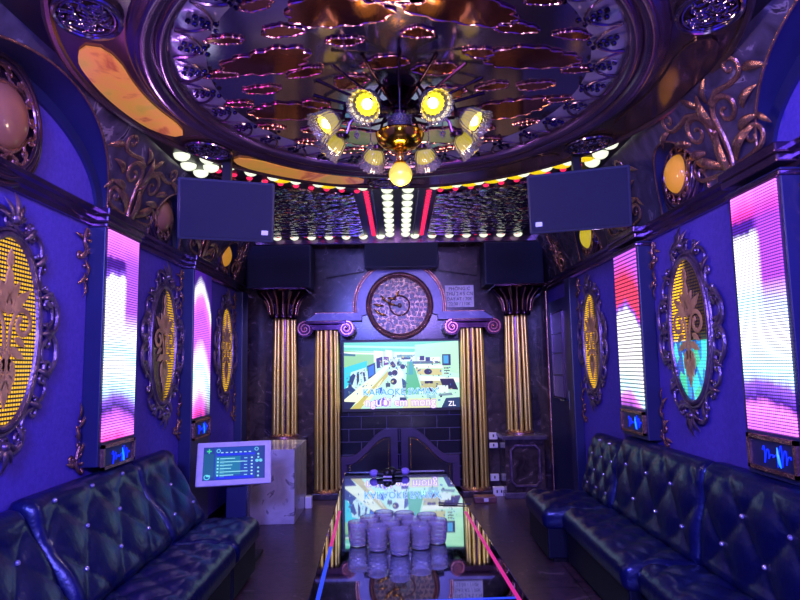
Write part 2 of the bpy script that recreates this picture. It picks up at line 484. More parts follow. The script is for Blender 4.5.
# ------------------------------------------------------------------ room shell
mb = MB(); mb.box((-W - .2, REAR - .2, -.1), (W + .2, D + .2, 0)); struct(mb.build('floor', M['floor'], smooth=False))
mb = MB(); mb.box((-W - .2, REAR - .2, H), (W + .2, D + .2, H + .1)); struct(mb.build('ceiling', M['ceilblack'], smooth=False))
for s, nm in ((-1, 'wall_left'), (1, 'wall_right')):
    mb = MB(); x0, x1 = sorted((s * W, s * (W + .12)))
    mb.box((x0, REAR, 0), (x1, D, H)); struct(mb.build(nm, M['fabric'], smooth=False))
mb = MB(); mb.box((-W - .12, D, 0), (W + .12, D + .12, H)); struct(mb.build('wall_front', M['marble2'], smooth=False))
mb = MB(); mb.box((-W - .12, REAR - .12, 0), (W + .12, REAR, H)); struct(mb.build('wall_rear', M['navy'], smooth=False))

OV = {-1: [.85, 2.79, 4.68, 6.37], 1: [2.0, 3.74, 5.62]}
ARCH = {-1: [(.85, .86, .5), (2.79, .88, .5), (4.60, .31, .40), (6.28, .31, .36)], 1: [(2.0, .88, .5), (3.66, .31, .40), (5.50, .31, .38)]}
LED = {-1: [(3.56, 3.98), (5.12, 5.56)], 1: [(2.65, 3.02), (4.28, 4.71)]}
Z0 = 2.46
def cove_x(z):
    t = max(0, min(1, (z - Z0) / (H - Z0)))
    return W - .03 - .21 * t ** 1.6
def arch_h(side, y):
    for yc, AR, AH in ARCH[side]:
        t = (y - yc) / AR
        if abs(t) < 1: return Z0 + AH * math.sqrt(1 - t * t)
    return Z0
ntrim = 0
for s in (-1, 1):
    ys = []
    y = REAR
    while y < D - .001:
        ys.append(y); y += .05
    ys.append(D)
    for yc, AR, AH in ARCH[s]:
        for i in range(33):
            ys.append(yc - AR * math.cos(PI * i / 32))
    ys = sorted(set(round(q, 4) for q in ys if REAR <= q <= D))
    mb = MB(); N = 8
    pts = []; fs = []
    for q in ys:
        zl = arch_h(s, q)
        for j in range(N + 1):
            z = zl + (H - zl) * j / N
            pts.append((s * cove_x(z), q, z))
    for i in range(len(ys) - 1):
        for j in range(N):
            a = i * (N + 1) + j
            fs.append((a, a + 1, a + N + 2, a + N + 1))
    mb.add(pts, fs)
    ntrim += 1
    struct(mb.build('trim_%d' % ntrim, M['marble'], normals=False))
    # arch soffits (dark) between the cove and the wall, each with a thin bright edge
    mb = MB(); ed = MB()
    for yc, AR, AH in ARCH[s]:
        arc = [(yc - AR * math.cos(PI * i / 32), Z0 + AH * math.sin(PI * i / 32)) for i in range(33)]
        p = []
        for q, z in arc: p += [(s * cove_x(z), q, z), (s * (W - .001), q, z)]
        mb.add(p, [(2 * i, 2 * i + 1, 2 * i + 3, 2 * i + 2) for i in range(32)])
        ed.tube([(s * (cove_x(z) - .004), q, z) for q, z in arc], .007, n=6)
        # inner dark band lying on the lunette
        o_ = [(q, z) for q, z in arc]; i_ = [(yc - (AR - .085) * math.cos(PI * i / 32), Z0 + (AH - .07) * math.sin(PI * i / 32)) for i in range(33)]
        p = []
        for (q, z), (q2, z2) in zip(o_, i_): p += [(s * (W - .02), q, z), (s * (W - .02), q2, z2), (s * (W - .001), q2, z2)]
        mb.add(p, [(3 * i + k, 3 * i + k + 1, 3 * i + k + 4, 3 * i + k + 3) for i in range(32) for k in (0, 1)])
    ntrim += 1; struct(mb.build('trim_%d' % ntrim, M['navy'], normals=False))
    ntrim += 1; struct(ed.build('trim_%d' % ntrim, M['bronze']))
    # cornice rail under the cove
    prof = [(0, 2.36), (.03, 2.36), (.035, 2.385), (.055, 2.395), (.06, 2.42), (.085, 2.43), (.09, 2.45), (.07, 2.465), (0, 2.47)]
    mb = MB()
    n = len(prof); pts = []
    for q in (REAR, D): pts += [(s * (W - a), q, z) for a, z in prof]
    mb.add(pts, [(i, i + 1, n + i + 1, n + i) for i in range(n - 1)])
    ntrim += 1; struct(mb.build('trim_%d' % ntrim, M['moulding'], sharp=20))

# pilaster strips at the stage end of both walls
for s, y0, y1 in ((-1, 6.78, 7.02), (1, 6.05, 6.22)):
    mb = MB(); x0, x1 = sorted((s * W, s * (W - .09)))
    mb.rbox((x0, y0, 0), (x1, y1, 2.36), .008); ntrim += 1; struct(mb.build('trim_%d' % ntrim, M['navy']))
for s, y0, x in ((-1, 7.1, W - .05), (1, 7.2, W - .04)):
    mb = MB(); mb.lathe([(.02, 0), (.02, 2.36)], (s * x, y0, 0), 12); ntrim += 1; struct(mb.build('trim_%d' % ntrim, M['bronze']))
# skirting strips
for s, nm in ((-1, 'baseboard_left'), (1, 'baseboard_right')):
    mb = MB(); x0, x1 = sorted((s * W, s * (W - .012))); mb.box((x0, REAR, 0), (x1, 6.0 if s > 0 else 6.78, .1)); struct(mb.build(nm, M['blackwood'], smooth=False))

# door beside the stage
mb = MB(lwall(1, 6.72, 0)); mb.box((-.44, 0, 0), (.44, 2.2, .045)); dr = struct(mb.build('door_1', M['navy'], smooth=False, loc=(W, 6.72, 0)))
mb = MB(lwall(1, 6.72, 0)); mb.box((-.22, 1.12, .045), (.2, 2.05, .055)); mb.build('door_window', M['frosted'], dr, smooth=False)
mb = MB(lwall(1, 6.72, 0))
for v in (1.36, 1.6, 1.82): mb.box((-.22, v - .008, .055), (.2, v + .008, .062))
for u in (-.235, .2): mb.box((u, 1.1, .045), (u + .016, 2.07, .062))
for v in (1.1, 2.054): mb.box((-.235, v, .045), (.216, v + .016, .062))
mb.build('window_bars', M['moulding'], dr, smooth=False)
mb = MB(lwall(1, 6.72, 0)); mb.rbox((.33, 1.0, .045), (.37, 1.2, .055), .004); mb.tube([(.35, 1.1, .055), (.35, 1.1, .1), (.33, 1.1, .11), (.24, 1.1, .11)], .009, 8, up=(0, 1, .2)); mb.build('door_handle', M['steel'], dr)

# ------------------------------------------------------------------ wall pieces
def uvwall(side, y0, z0, hw, hh):
    return lambda p: (((p.y - y0) * (1 if side < 0 else -1) + hw) / (2 * hw), (p.z - z0 + hh) / (2 * hh))

PINK, DVIO, WHT, CYW, MAG = rgb(235, 120, 250), rgb(60, 20, 130), rgb(250, 245, 255), rgb(190, 240, 255), rgb(235, 60, 170)
PK2, RED, VIO = rgb(190, 90, 235), rgb(225, 60, 90), rgb(130, 80, 220)
LEDM = {
    (-1, 0): led_mat('video_white_pink', [(0, MAG), (.06, PINK), (.12, PK2), (.16, DVIO), (.2, VIO), (.26, CYW), (.36, WHT), (.44, CYW), (.5, WHT), (.6, WHT), (.78, WHT), (.8, VIO), (.83, DVIO), (.87, DVIO), (.89, PK2), (1, PINK)], .14, side=(.5, .62, [(.5, (0, 0, 0, 1)), (.58, (.8, .8, .8, 1)), (.62, (1, 1, 1, 1)), (.85, (1, 1, 1, 1)), (.95, (.2, .2, .2, 1))]), sidecol=rgb(160, 80, 220), strength=2.5),
    (-1, 1): led_mat('video_white_arc', [(0, DVIO), (.05, MAG), (.12, PINK), (.22, WHT), (.36, CYW), (.42, WHT), (.55, PK2), (.72, PK2), (.82, PINK), (.9, WHT), (.97, DVIO), (1, DVIO)], .55, side=(.55, .75, [(0, (1, 1, 1, 1)), (.1, (.5, .5, .5, 1)), (.3, (0, 0, 0, 1)), (.8, (0, 0, 0, 1)), (1, (1, 1, 1, 1))]), sidecol=rgb(30, 16, 90)),
    (1, 0): led_mat('video_white_violet', [(0, PK2), (.1, PINK), (.14, DVIO), (.2, VIO), (.25, CYW), (.4, WHT), (.55, CYW), (.62, WHT), (.8, WHT), (.84, DVIO), (.88, DVIO), (.92, MAG), (1, PINK)], .08, side=(.45, .6, [(.35, (0, 0, 0, 1)), (.5, (.4, .4, .4, 1)), (.62, (1, 1, 1, 1)), (.85, (1, 1, 1, 1)), (.95, (.3, .3, .3, 1))]), sidecol=rgb(150, 60, 205), strength=3.0),
    (1, 1): led_mat('video_red_stripes', [(0, DVIO), (.08, PINK), (.14, CYW), (.3, WHT), (.62, WHT), (.66, VIO), (.7, RED), (.85, RED), (1, PK2)], .3, rows=40, side=(.08, .2, [(0, (0, 0, 0, 1)), (1, (0, 0, 0, 1))]), sidecol=DVIO, strength=2.0),
}
led_lab = {(-1, 0): 'tall video column playing white and pink, beside the dark blue strip and tablet kiosk wall', (-1, 1): 'narrow video column with a curved white arc, on the wall above the tablet kiosk',
           (1, 0): 'broad video column playing white over violet, above the sofa section with most crystals', (1, 1): 'video column with red stripes over a white glow, between two gold emblem ovals'}
led_lab[(-1, 0)] = 'tall video column playing white and pink above the sofa facing the red-striped one'
XP = W - .11
for s in (-1, 1):
    for i, (a, b) in enumerate(LED[s]):
        yc = (a + b) / 2; hw = (b - a) / 2
        t = thing('video_column', led_lab[(s, i)], 'screen', (s * W, yc, .8), 'video columns on the side walls')
        dz = .075 if s > 0 else 0
        f = lwall(s, yc, 0)
        zc0 = 0. if (s, i) == (-1, 1) else .945
        mb = MB(f); mb.rbox((-hw - .03, zc0, .0), (hw + .03, 2.36, .105), .006); mb.build('casing', M['navy'], t)
        mb = MB(f); mb.box((-hw, 1.08 + dz, .105), (hw, 2.345 - dz * .4, .112)); o = mb.build('screen', LEDM[(s, i)], t, smooth=False); setuv(o, uvwall(s, yc, 1.7125 + dz * .3, hw, .6325 - dz * .7))
        mb = MB(f)     # cap moulding above the screen
        for k, (z, h, d_) in enumerate(((2.35 - dz * .4, .03, .118), (2.38, .04, .128), (2.42, .05, .14))): mb.rbox((-hw - .04 - .01 * k, z, 0), (hw + .04 + .01 * k, z + h, d_), .01)
        mb.build('cap', M['moulding'], t)
        # name plate under the screen
        mb = MB(f)
        zb, zt = (.90 if (s, i) == (-1, 1) else .945 if s > 0 else .922) + dz * .4, 1.065 + dz
        mb.box((-hw + .0, zb, .105), (hw - .0, zb + .018, .125)); mb.box((-hw, zt - .02, .105), (hw, zt, .125))
        mb.box((-hw, zb, .105), (-hw + .02, zt, .125)); mb.box((hw - .02, zb, .105), (hw, zt, .125))
        fr = mb.build('plate_frame', M['bronze'], t, smooth=False)
        mb = MB(f); mb.box((-hw + .02, zb + .018, .105), (hw - .02, zt - .02, .11)); mb.build('name_plate', M['navy'], t, smooth=False)
        # looping blue handwriting
        mb = MB(f); L = []; n = 90
        for k in range(n + 1):
            q = k / n
            amp = .022 + .018 * math.sin(q * 9 + 1.2) + (.02 if .55 < q < .7 else 0)
            L.append((-hw * .4 + hw * 1.1 * q + .008 * math.sin(q * 40), .975 + dz + amp * math.sin(q * 40 + .6), .114))
        mb.tube(L, .003, 5)
        wr = mb.build('blue_lettering', M['bluewrite'], t)
        mb = MB(f); mb.tube([(hw * .22, 1.02 + dz, .116), (hw * .26, .985 + dz, .118), (hw * .3, .95 + dz, .118), (hw * .34, .93 + dz, .116)], [.002, .006, .006, .002], 6); mb.build('cyan_stroke', M['cyanwrite'], t)

GOLDDOT = rgb(250, 190, 20)
ovm = {(-1, 1): dots_mat('amber_dots_full', GOLDDOT, lit=(0.0, 1.), strength=1.25), (-1, 2): dots_mat('amber_dots_rim', GOLDDOT, lit=(.6, 1.), strength=1.2), (-1, 3): dots_mat('amber_dots_dense', GOLDDOT, lit=(.3, 1.), strength=1.3),
       (1, 1): dots_mat('amber_dots_aqua_reflection', GOLDDOT, (.1, .5, .9, 1), lit=(0., .42), strength=2.2), (1, 2): dots_mat('amber_dots_bright', GOLDDOT, lit=(0., .62), strength=1.7)}
ovl = {(-1, 1): 'big oval gold-dot display cropped by the picture edge, in a scrolled dark frame', (-1, 2): 'oval display with a grey-gold emblem, between the two video columns opposite the aqua one',
       (-1, 3): 'small far oval of solid amber dots above the tablet kiosk', (1, 1): 'oval display with aqua lower half and gold emblem in an ornate frame',
       (1, 2): 'oval display of bright amber dots next to the door and the red-striped column'}
def fleaf(mb, x, y, L, wd, rot, bend=0.):
    """flat pointed leaf cut from sheet"""
    c, sn = math.cos(rot), math.sin(rot); a = []; b = []
    for i in range(9):
        t = i / 8; h = wd * math.sin(PI * t ** .8) * (1 + .18 * math.cos(t * 19)); m = bend * t * t
        for lst, px in ((a, m + h), (b, m - h)): lst.append((x + px * c - t * L * sn, y + px * sn + t * L * c))
    pts = [(p[0], p[1], .02) for p in a] + [(p[0], p[1], .02) for p in b] + [(p[0], p[1], 0) for p in a] + [(p[0], p[1], 0) for p in b]
    fs = []
    for i in range(8): fs += [(i, i + 1, 10 + i, 9 + i), (18 + i, 27 + i, 28 + i, 19 + i), (i, 18 + i, 19 + i, i + 1), (9 + i, 10 + i, 28 + i, 27 + i)]
    mb.add(pts, fs)
def emblem(mb):
    for k in (1, -1):
        stroke(mb, [(k * .012, -.16), (k * .014, -.08), (k * .022, -.01), (k * .05, .055), (k * .085, .07)] + spiral(k * .1, .005, .066, PI / 2, .95, -k, 16, .4), .012, .016, .01)
        fleaf(mb, k * .02, .05, .17, .026, -k * .62, k * .035); fleaf(mb, k * .012, .09, .12, .022, -k * .32, k * .02)
        fleaf(mb, k * .02, -.1, .11, .022, PI + k * .9, -k * .02); fleaf(mb, k * .012, -.15, .12, .024, PI + k * .55, k * .02); fleaf(mb, k * .01, -.22, .09, .02, PI + k * .5, k * .02)
        fleaf(mb, k * .05, -.06, .08, .016, PI + k * 1.3, k * .02)
    fleaf(mb, 0, .12, .15, .026, 0); fleaf(mb, 0, .25, .09, .02, 0); fleaf(mb, 0, .04, .1, .02, 0)
    fleaf(mb, 0, -.12, .12, .026, PI); fleaf(mb, 0, -.24, .13, .022, PI)
def ornate_frame(mb, a, b):
    """scrolled openwork around an oval of half axes a, b"""
    n = 16
    for i in range(n):
        g = 2 * PI * (i + .5) / n
        nx, ny = math.cos(g) / a, math.sin(g) / b; l = math.hypot(nx, ny); nx, ny = nx / l, ny / l
        px, py = a * math.cos(g) + nx * .078, b * math.sin(g) + ny * .078
        rot = math.atan2(ny, nx)
        cscroll(mb, px, py, .1, rot, 1 if i % 2 else -1, .12, .02)
        g2 = 2 * PI * i / n
        nx, ny = math.cos(g2) / a, math.sin(g2) / b; l = math.hypot(nx, ny); nx, ny = nx / l, ny / l
        leaf(mb, a * math.cos(g2) + nx * .03, b * math.sin(g2) + ny * .03, .11, math.atan2(ny, nx) - PI / 2, .25 if i % 2 else -.25, .2, .02)
        bead(mb, a * math.cos(g2 + .1) + nx * .05, b * math.sin(g2 + .1) + ny * .05, .012, .02)
    for k in (1, -1):          # crests
        for j in range(-2, 3):
            leaf(mb, 0, k * (b + .05), .15 - .02 * abs(j), (0 if k > 0 else PI) - j * .5, .2 * j * .5, .18, .03)
        cscroll(mb, .085, k * (b + .06), .11, PI / 2, 1, .12, .025); cscroll(mb, -.085, k * (b + .06), .11, -PI / 2, 1, .12, .025)
        bead(mb, 0, k * (b + .07), .026, .04)
    for k in (1, -1):          # side shells
        cscroll(mb, k * (a + .085), .09, .16, 0, -k, .1, .025); cscroll(mb, k * (a + .085), -.09, .16, PI, k, .1, .025)

for s in (-1, 1):
    for i, yc in enumerate(OV[s]):
        if i == 0: continue
        a, b, zc = .235, .44, 1.69
        t = thing('oval_display', ovl[(s, i)], 'display', (s * W, yc, zc - .44), 'oval displays on the purple panels')
        f = lwall(s, yc, zc)
        mb = MB(f); mb.prism(ellipse(a, b, 48), .004, .02); o = mb.build('display_panel', ovm[(s, i)], t, smooth=False); setuv(o, uvwall(s, yc, zc, a, b))
        mb = MB(f)
        mb.tube([(x, y, .022) for x, y in ellipse(a + .012, b + .012, 56)], .016, 8, True)
        mb.tube([(x, y, .018) for x, y in ellipse(a + .04, b + .04, 56)], .011, 6, True)
        mb.build('oval_rim', M['dbronze'], t)
        mb = MB(f); ornate_frame(mb, a + .02, b + .02); mb.build('scrolled_frame', M['dbronze'], t)
        ge = lwall(s, yc, zc + .03, W - .024); mb = MB(lambda u, v, w, ge=ge: ge(u * 1.12, v * 1.05, w * .4)); emblem(mb); mb.build('emblem', M['goldflat'], t)

# corner appliques on the purple panels
def applique(mb, sv):
    for k in range(3):
        leaf(mb, .0, sv * (.02 + .075 * k), .1, (0 if sv > 0 else PI) + (.5 if k % 2 else -.5), .25, .22, .01)
        bead(mb, .012 * (-1) ** k, sv * (.05 + .08 * k), .012, .014)
    cscroll(mb, .03, sv * -.02, .1, .3, 1, .12, .012); cscroll(mb, -.03, sv * .04, .09, 2.4, 1, .12, .012)
    leaf(mb, 0, sv * .22, .1, (0 if sv > 0 else PI), .1, .16, .01)
    leaf(mb, -.02, sv * -.03, .09, PI / 2, .2, .2, .01); leaf(mb, .02, sv * -.03, .09, -PI / 2, .2, .2, .01)
spots = []
for s in (-1, 1):
    for i, (a, b) in enumerate(LED[s]):
        for q, nm in ((a - .075, 'stage_far'), (b + .075, 'stage')):
            spots.append((s, q, i))
spots += [(-1, 6.725, 2), (1, 6.28 - .28, 2)]
nm_of = {(-1, 0): 'white and pink', (-1, 1): 'curved white arc', (1, 0): 'white and violet', (1, 1): 'red-striped'}
for s, q, i in spots:
    for up in (1, 0):
        z = 2.24 if up else 1.0
        mb = MB(lwall(s, q, z)); applique(mb, -1 if up else 1)
        where = nm_of.get((s, i))
        edge = 'door-side' if s > 0 else 'kiosk-side'
        lab = '%s gilt leaf applique on purple fabric, %s' % ('upper' if up else 'lower', ('%s side of the %s video column' % ('near' if q < sum(LED[s][i]) / 2 else 'stage', where)) if where else ('by the door pilaster' if s > 0 else 'by the dark strip near the gold rod'))
        tag(mb.build('leaf_applique', M['bronze'], loc=(s * W, q, z)), lab, 'wall ornament', 'gilt leaf appliques')

# wall lamps in the lunettes
lamp_l = {(-1, 1): ('dome_dim', 'big tan glass wall lamp in a ringed medallion, cut by the picture edge'), (-1, 2): ('dome_dim', 'tan glass wall lamp half behind the hanging speaker, over the grey-gold oval'),
          (-1, 3): ('dome_amber', 'small tan wall lamp over the far oval above the kiosk'), (1, 1): ('dome_amber', 'amber glass wall lamp in a dark arch over the aqua oval'), (1, 2): ('dome_yellow', 'small bright yellow wall lamp over the oval beside the door')}
for s in (-1, 1):
    for i, yc in enumerate(OV[s]):
        if i == 0: continue
        mt, lab = lamp_l[(s, i)]
        zc = 2.67
        t = thing('wall_lamp', lab, 'lamp', (s * W, yc, zc - .25), 'round wall lamps in the arches')
        yl = {(-1, 1): 2.66, (-1, 2): 4.50, (-1, 3): 6.16, (1, 1): 3.68, (1, 2): 5.48}[(s, i)]
        K_ = 1.24 if i == 1 and s < 0 else 1.0
        g_ = lwall(s, yl, zc, W - .005); f = lambda u, v, w, g_=g_, K_=K_: g_(u * K_, v * K_, w)
        mb = MB(f)
        n = 40
        for R_, r_, w_ in ((.25, .014, .03), (.225, .012, .045), (.2, .01, .05)):
            mb.tube([(x, y, w_) for x, y in ellipse(R_ * .94, R_, n)], r_, 8, True)
        mb.prism(ellipse(.26 * .94, .26, n), 0, .03)
        mb.build('medallion', M['moulding'], t)
        mb = MB(f)
        for k in range(14):
            g = 2 * PI * k / 14
            cscroll(mb, .155 * math.cos(g), .162 * math.sin(g), .055, g, 1 if k % 2 else -1, .16, .05)
            bead(mb, .18 * math.cos(g + .2), .19 * math.sin(g + .2), .009, .05)
        mb.tube([(x, y, .045) for x, y in ellipse(.118, .128, n)], .012, 8, True)
        mb.build('filigree_band', M['bronze'], t)
        mb = MB(f); mb.grid(lambda u, v: (.112 * math.sin(v * PI / 2) * math.cos(2 * PI * u), .122 * math.sin(v * PI / 2) * math.sin(2 * PI * u), .045 + .075 * math.cos(v * PI / 2)), 24, 8, cu=True)
        mb.build('glass_dome', M[mt], t)

# gilt scrollwork on the marble spandrels
def covemap(s, y0):
    def f(u, v, w):
        z = Z0 + v
        x = cove_x(z) - w
        return (s * x, y0 + (u if s < 0 else -u), z)
    return f
def spandrel(mb0, top):
    mb = MB(lambda u, v, w: mb0.f(u * 1.3, v * 1.02 - .02, w)); mb0_ = mb0
    _spandrel(mb, top)
    o = len(mb0.v); mb0.v += mb.v; mb0.fc += [tuple(i + o for i in f) for f in mb.fc]
def _spandrel(mb, top):
    def rib(pts, r0, r1):
        n = len(pts); mb.tube([(p[0], p[1], .006) for p in pts], [r0 + (r1 - r0) * (q / (n - 1)) for q in range(n)], n=8, flat=.8)
    for k in (1, -1):
        a0 = PI if k > 0 else 0
        rib([(k * .018, .05), (k * .03, .14), (k * .03, .24)] + spiral(k * .115, .33, .085, a0, 1.35, -k, 30, .12), .017, .008)
        rib([(k * .03, .06), (k * .08, .075), (k * .14, .08)] + spiral(k * .195, .16, .07, -PI / 2, 1.25, k, 26, .14), .014, .007)
        leaf(mb, k * .05, .1, .2, -k * .75, k * .3, .2); leaf(mb, k * .13, .22, .13, -k * 1.2, k * .3, .24)
        leaf(mb, k * .2, .3, .12, -k * .9, k * .35, .24); leaf(mb, k * .03, .42, .11, -k * .4, k * .3, .24)
        if top:
            rib([(k * .05, .40), (k * .12, .43), (k * .2, .415)] + spiral(k * .255, .47, .055, -PI / 2, 1.15, k, 22, .14), .013, .007)
            leaf(mb, k * .3, .43, .12, -k * 1.7, k * .3, .22); leaf(mb, k * .25, .24, .09, -k * 2.2, k * .3, .24)
    leaf(mb, 0, .03, .26, 0, 0, .16); leaf(mb, 0, .28, .2, 0, 0, .2); leaf(mb, 0, .06, .13, PI, 0, .2)
    bead(mb, 0, .05, .024, .012); bead(mb, 0, .27, .018, .012)
sp_l = {(-1, 0): 'gilt scroll spray on the marble cove, above the white and pink video column', (-1, 1): 'gilt scroll spray behind the hanging speaker, above the curved white arc column',
        (1, 0): 'gilt scroll spray on the marble cove, above the white and violet video column', (1, 1): 'gilt scroll spray behind the hanging speaker, above the red-striped column'}
for s in (-1, 1):
    for i, (a, b) in enumerate(LED[s]):
        yc = {(-1, 0): 3.98, (-1, 1): 5.45, (1, 0): 3.12, (1, 1): 4.6}[(s, i)]
        mb = MB(covemap(s, yc)); spandrel(mb, True)
        tag(mb.build('scroll_spray', M['bronze'], loc=(s * (W - .1), yc, Z0)), sp_l[(s, i)], 'wall ornament', 'gilt scroll sprays on the cove')
for s, y, lab in ((-1, 6.58, 'small gilt scroll spray on the cove in the corner over the kiosk side'), (1, 6.45, 'small gilt scroll spray on the cove above the door')):
    f_ = covemap(s, y)
    mb = MB(lambda u, v, w, f_=f_: f_(u * .55, v * .9, w)); _spandrel(mb, False); tag(mb.build('scroll_spray', M['bronze'], loc=(s * (W - .1), y, Z0)), lab, 'wall ornament', 'gilt scroll sprays on the cove')

# ------------------------------------------------------------------ ceiling oval
def oval(off, g, k=0):
    return (OC.x + (OA + off) * math.cos(g), OC.y + (OB + off) * math.sin(g))
def sweep(mb, prof, n=96):
    m = len(prof); pts = []; fs = []
    for i in range(n):
        g = 2 * PI * i / n
        for o, z in prof:
            x, y = oval(o, g); pts.append((x, y, z))
    for i in range(n):
        for j in range(m - 1):
            a = i * m + j; b = ((i + 1) % n) * m + j
            fs.append((a, a + 1, b + 1, b))
    mb.add(pts, fs)
mb = MB(); sweep(mb, [(-.01, 2.999), (-.005, 2.965), (.01, 2.945), (.03, 2.935), (.05, 2.94), (.06, 2.955), (.07, 2.94), (.09, 2.925), (.12, 2.92), (.14, 2.93), (.155, 2.95), (.165, 2.95), (.18, 2.965)])
ntrim += 1; struct(mb.build('trim_%d' % ntrim, M['moulding'], sharp=60, normals=False))
mb = MB(); sweep(mb, [(.18, 2.965), (.45, 2.965), (.46, 2.95), (.475, 2.945), (.49, 2.955), (.5, 2.999)])
ntrim += 1; struct(mb.build('trim_%d' % ntrim, M['onyxdark'], sharp=30, normals=False))
# glossy sections let into the soffit between the filigree medallions
MED = [93, 30, 150, -28, 209]       # degrees round the oval
def arcpanel(g0, g1, o0, o1, z0, z1, n=20):
    mb = MB(); pts = []; fs = []
    for i in range(n + 1):
        g = math.radians(g0 + (g1 - g0) * i / n)
        t = min(i, n - i) / n
        sh = .5 - .5 * min(1, t * 6) ** .5
        a = o0 + (o1 - o0) * sh * .7; b = o1 - (o1 - o0) * sh * .7
        for o, z in ((a, z0), (a, z1), (b, z1), (b, z0)):
            x, y = oval(o, g); pts.append((x, y, z))
    for i in range(n):
        for j in range(4): fs.append((4 * i + j, 4 * i + (j + 1) % 4, 4 * i + 4 + (j + 1) % 4, 4 * i + 4 + j))
    fs += [(0, 1, 2, 3), (4 * n + 3, 4 * n + 2, 4 * n + 1, 4 * n)]
    mb.add(pts, fs); return mb
for g0, g1, mt, lab in ((160, 199, 'onyx', 'amber onyx strip with painted-in warm reflection in the oval ceiling border, above the white and pink video column'),
                        (101, 141, 'onyx', 'amber onyx strip with painted-in warm reflection in the oval border beyond the chandelier, on the kiosk side'),
                        (40, 86, 'onyxdark', 'dark brown onyx strip in the oval border beyond the chandelier, on the door side'),
                        (-19, 20, 'onyxdark', 'dark plum onyx strip in the oval border above the amber wall lamp')):
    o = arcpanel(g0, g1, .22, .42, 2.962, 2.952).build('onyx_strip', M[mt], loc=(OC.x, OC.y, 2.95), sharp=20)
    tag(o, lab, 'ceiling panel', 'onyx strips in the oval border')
medl = {93: 'small filigree medallion behind the chandelier ball', 30: 'filigree medallion in the oval border by the door-side hanging speaker', 150: 'filigree medallion in the oval border by the kiosk-side hanging speaker',
        -28: 'large filigree oval at the top of the picture on the door side', 209: 'large filigree oval at the top of the picture on the kiosk side'}
for g in MED[:5]:
    x, y = oval(.32, math.radians(g))
    mb = MB(ceilmap(x, y, 2.957, math.radians(g)))
    R1, R2 = .125, .16
    mb.tube([(a, b, .012) for a, b in ellipse(R1, R2, 36)], .012, 8, True)
    mb.tube([(a, b, .01) for a, b in ellipse(R1 - .022, R2 - .022, 36)], .006, 6, True)
    t = thing('filigree_medallion', medl[g], 'ceiling ornament', (x, y, 2.95), 'filigree medallions of the oval border')
    mb.build('rim', M['silver'], t)
    mb = MB(ceilmap(x, y, 2.957, math.radians(g)))
    for k in range(26):
        r_ = math.sqrt(random.random()) * .8; a_ = random.random() * 2 * PI
        cscroll(mb, r_ * R1 * .85 * math.cos(a_), r_ * R2 * .85 * math.sin(a_), random.uniform(.035, .06), random.random() * 6.3, random.choice((-1, 1)), .14, .014)
    for k in range(14):
        r_ = math.sqrt(random.random()) * .8; a_ = random.random() * 2 * PI
        leaf(mb, r_ * R1 * .8 * math.cos(a_), r_ * R2 * .8 * math.sin(a_), .05, random.random() * 6.3, .3, .25, .014)
    mb.build('filigree', M['silver'], t)

# embossed mirror field inside the oval
ZR = 2.998
ros = thing('ceiling_rosette', 'embossed oval mirror ceiling field with cloud-shaped amber mirrors above the chandelier', 'ceiling ornament', (OC.x, OC.y, ZR))
mb = MB(); mb.grid(lambda u, v: (OC.x + OA * v * .86 * math.cos(2 * PI * u), OC.y + OB * v * .86 * math.sin(2 * PI * u), ZR - .004), 96, 24, cu=True)
mb.build('backing_sheet', M['silver'], ros, normals=False)
mb = MB(); mb.grid(lambda u, v: (OC.x + OA * (.855 + .15 * v) * math.cos(2 * PI * u), OC.y + OB * (.855 + .15 * v) * math.sin(2 * PI * u), ZR - .005 - .02 * math.sin(PI * v) * abs(math.sin(15 * 2 * PI * u)) ** .5), 240, 8, cu=True)
mb.build('scalloped_border', M['border'], ros, normals=False)
def cloud(cx, cy, a, b, rot, lobes, seed):
    rnd = random.Random(seed); pts = []
    ph = rnd.random() * 6
    n = 60
    for i in range(n):
        g = 2 * PI * i / n
        r = 1 + .16 * abs(math.sin(lobes * g / 2 + ph)) - .12 + .1 * math.sin(2 * g + ph) + .08 * math.sin(3 * g + 2 * ph)
        x, y = a * r * math.cos(g), b * r * math.sin(g)
        pts.append((cx + x * math.cos(rot) - y * math.sin(rot), cy + x * math.sin(rot) + y * math.cos(rot)))
    return pts
clouds = []
def ring(n, fr, a, b, ph, lobes):
    for i in range(n):
        g = 2 * PI * (i + ph) / n
        x, y = OC.x + OA * fr * math.cos(g), OC.y + OB * fr * math.sin(g)
        rr_ = random.Random(i * 13 + n); clouds.append(cloud(x, y, a * rr_.uniform(.85, 1.2), b * rr_.uniform(.85, 1.15), rr_.uniform(-.25, .25) + (.5 if x * (y - OC.y) < 0 else -.5) * abs(math.cos(g) * math.sin(g)), lobes, i * 7 + n))
ring(6, .23, .11, .065, .25, 8)
ring(9, .44, .085, .042, 0, 6)
ring(8, .61, .23, .115, .5, 12)
ring(8, .64, .10, .044, 0, 7)
ring(18, .80, .085, .03, .5, 6)
for c in clouds:
    n = len(c)
    mb = MB(lambda u, v, w: (u, v, ZR - w)); mb.prism(c, .005, .012); p = mb.build('cloud_mirror', M['mirror'], ros, smooth=False)
    mb = MB()
    mb.tube([(x, y, ZR - .011) for x, y in c], [.003 + .0045 * abs(math.sin(i * PI / 4)) for i in range(n)], 6, True)
    mb.build('beaded_edge', M['bead'], p)
n = 30
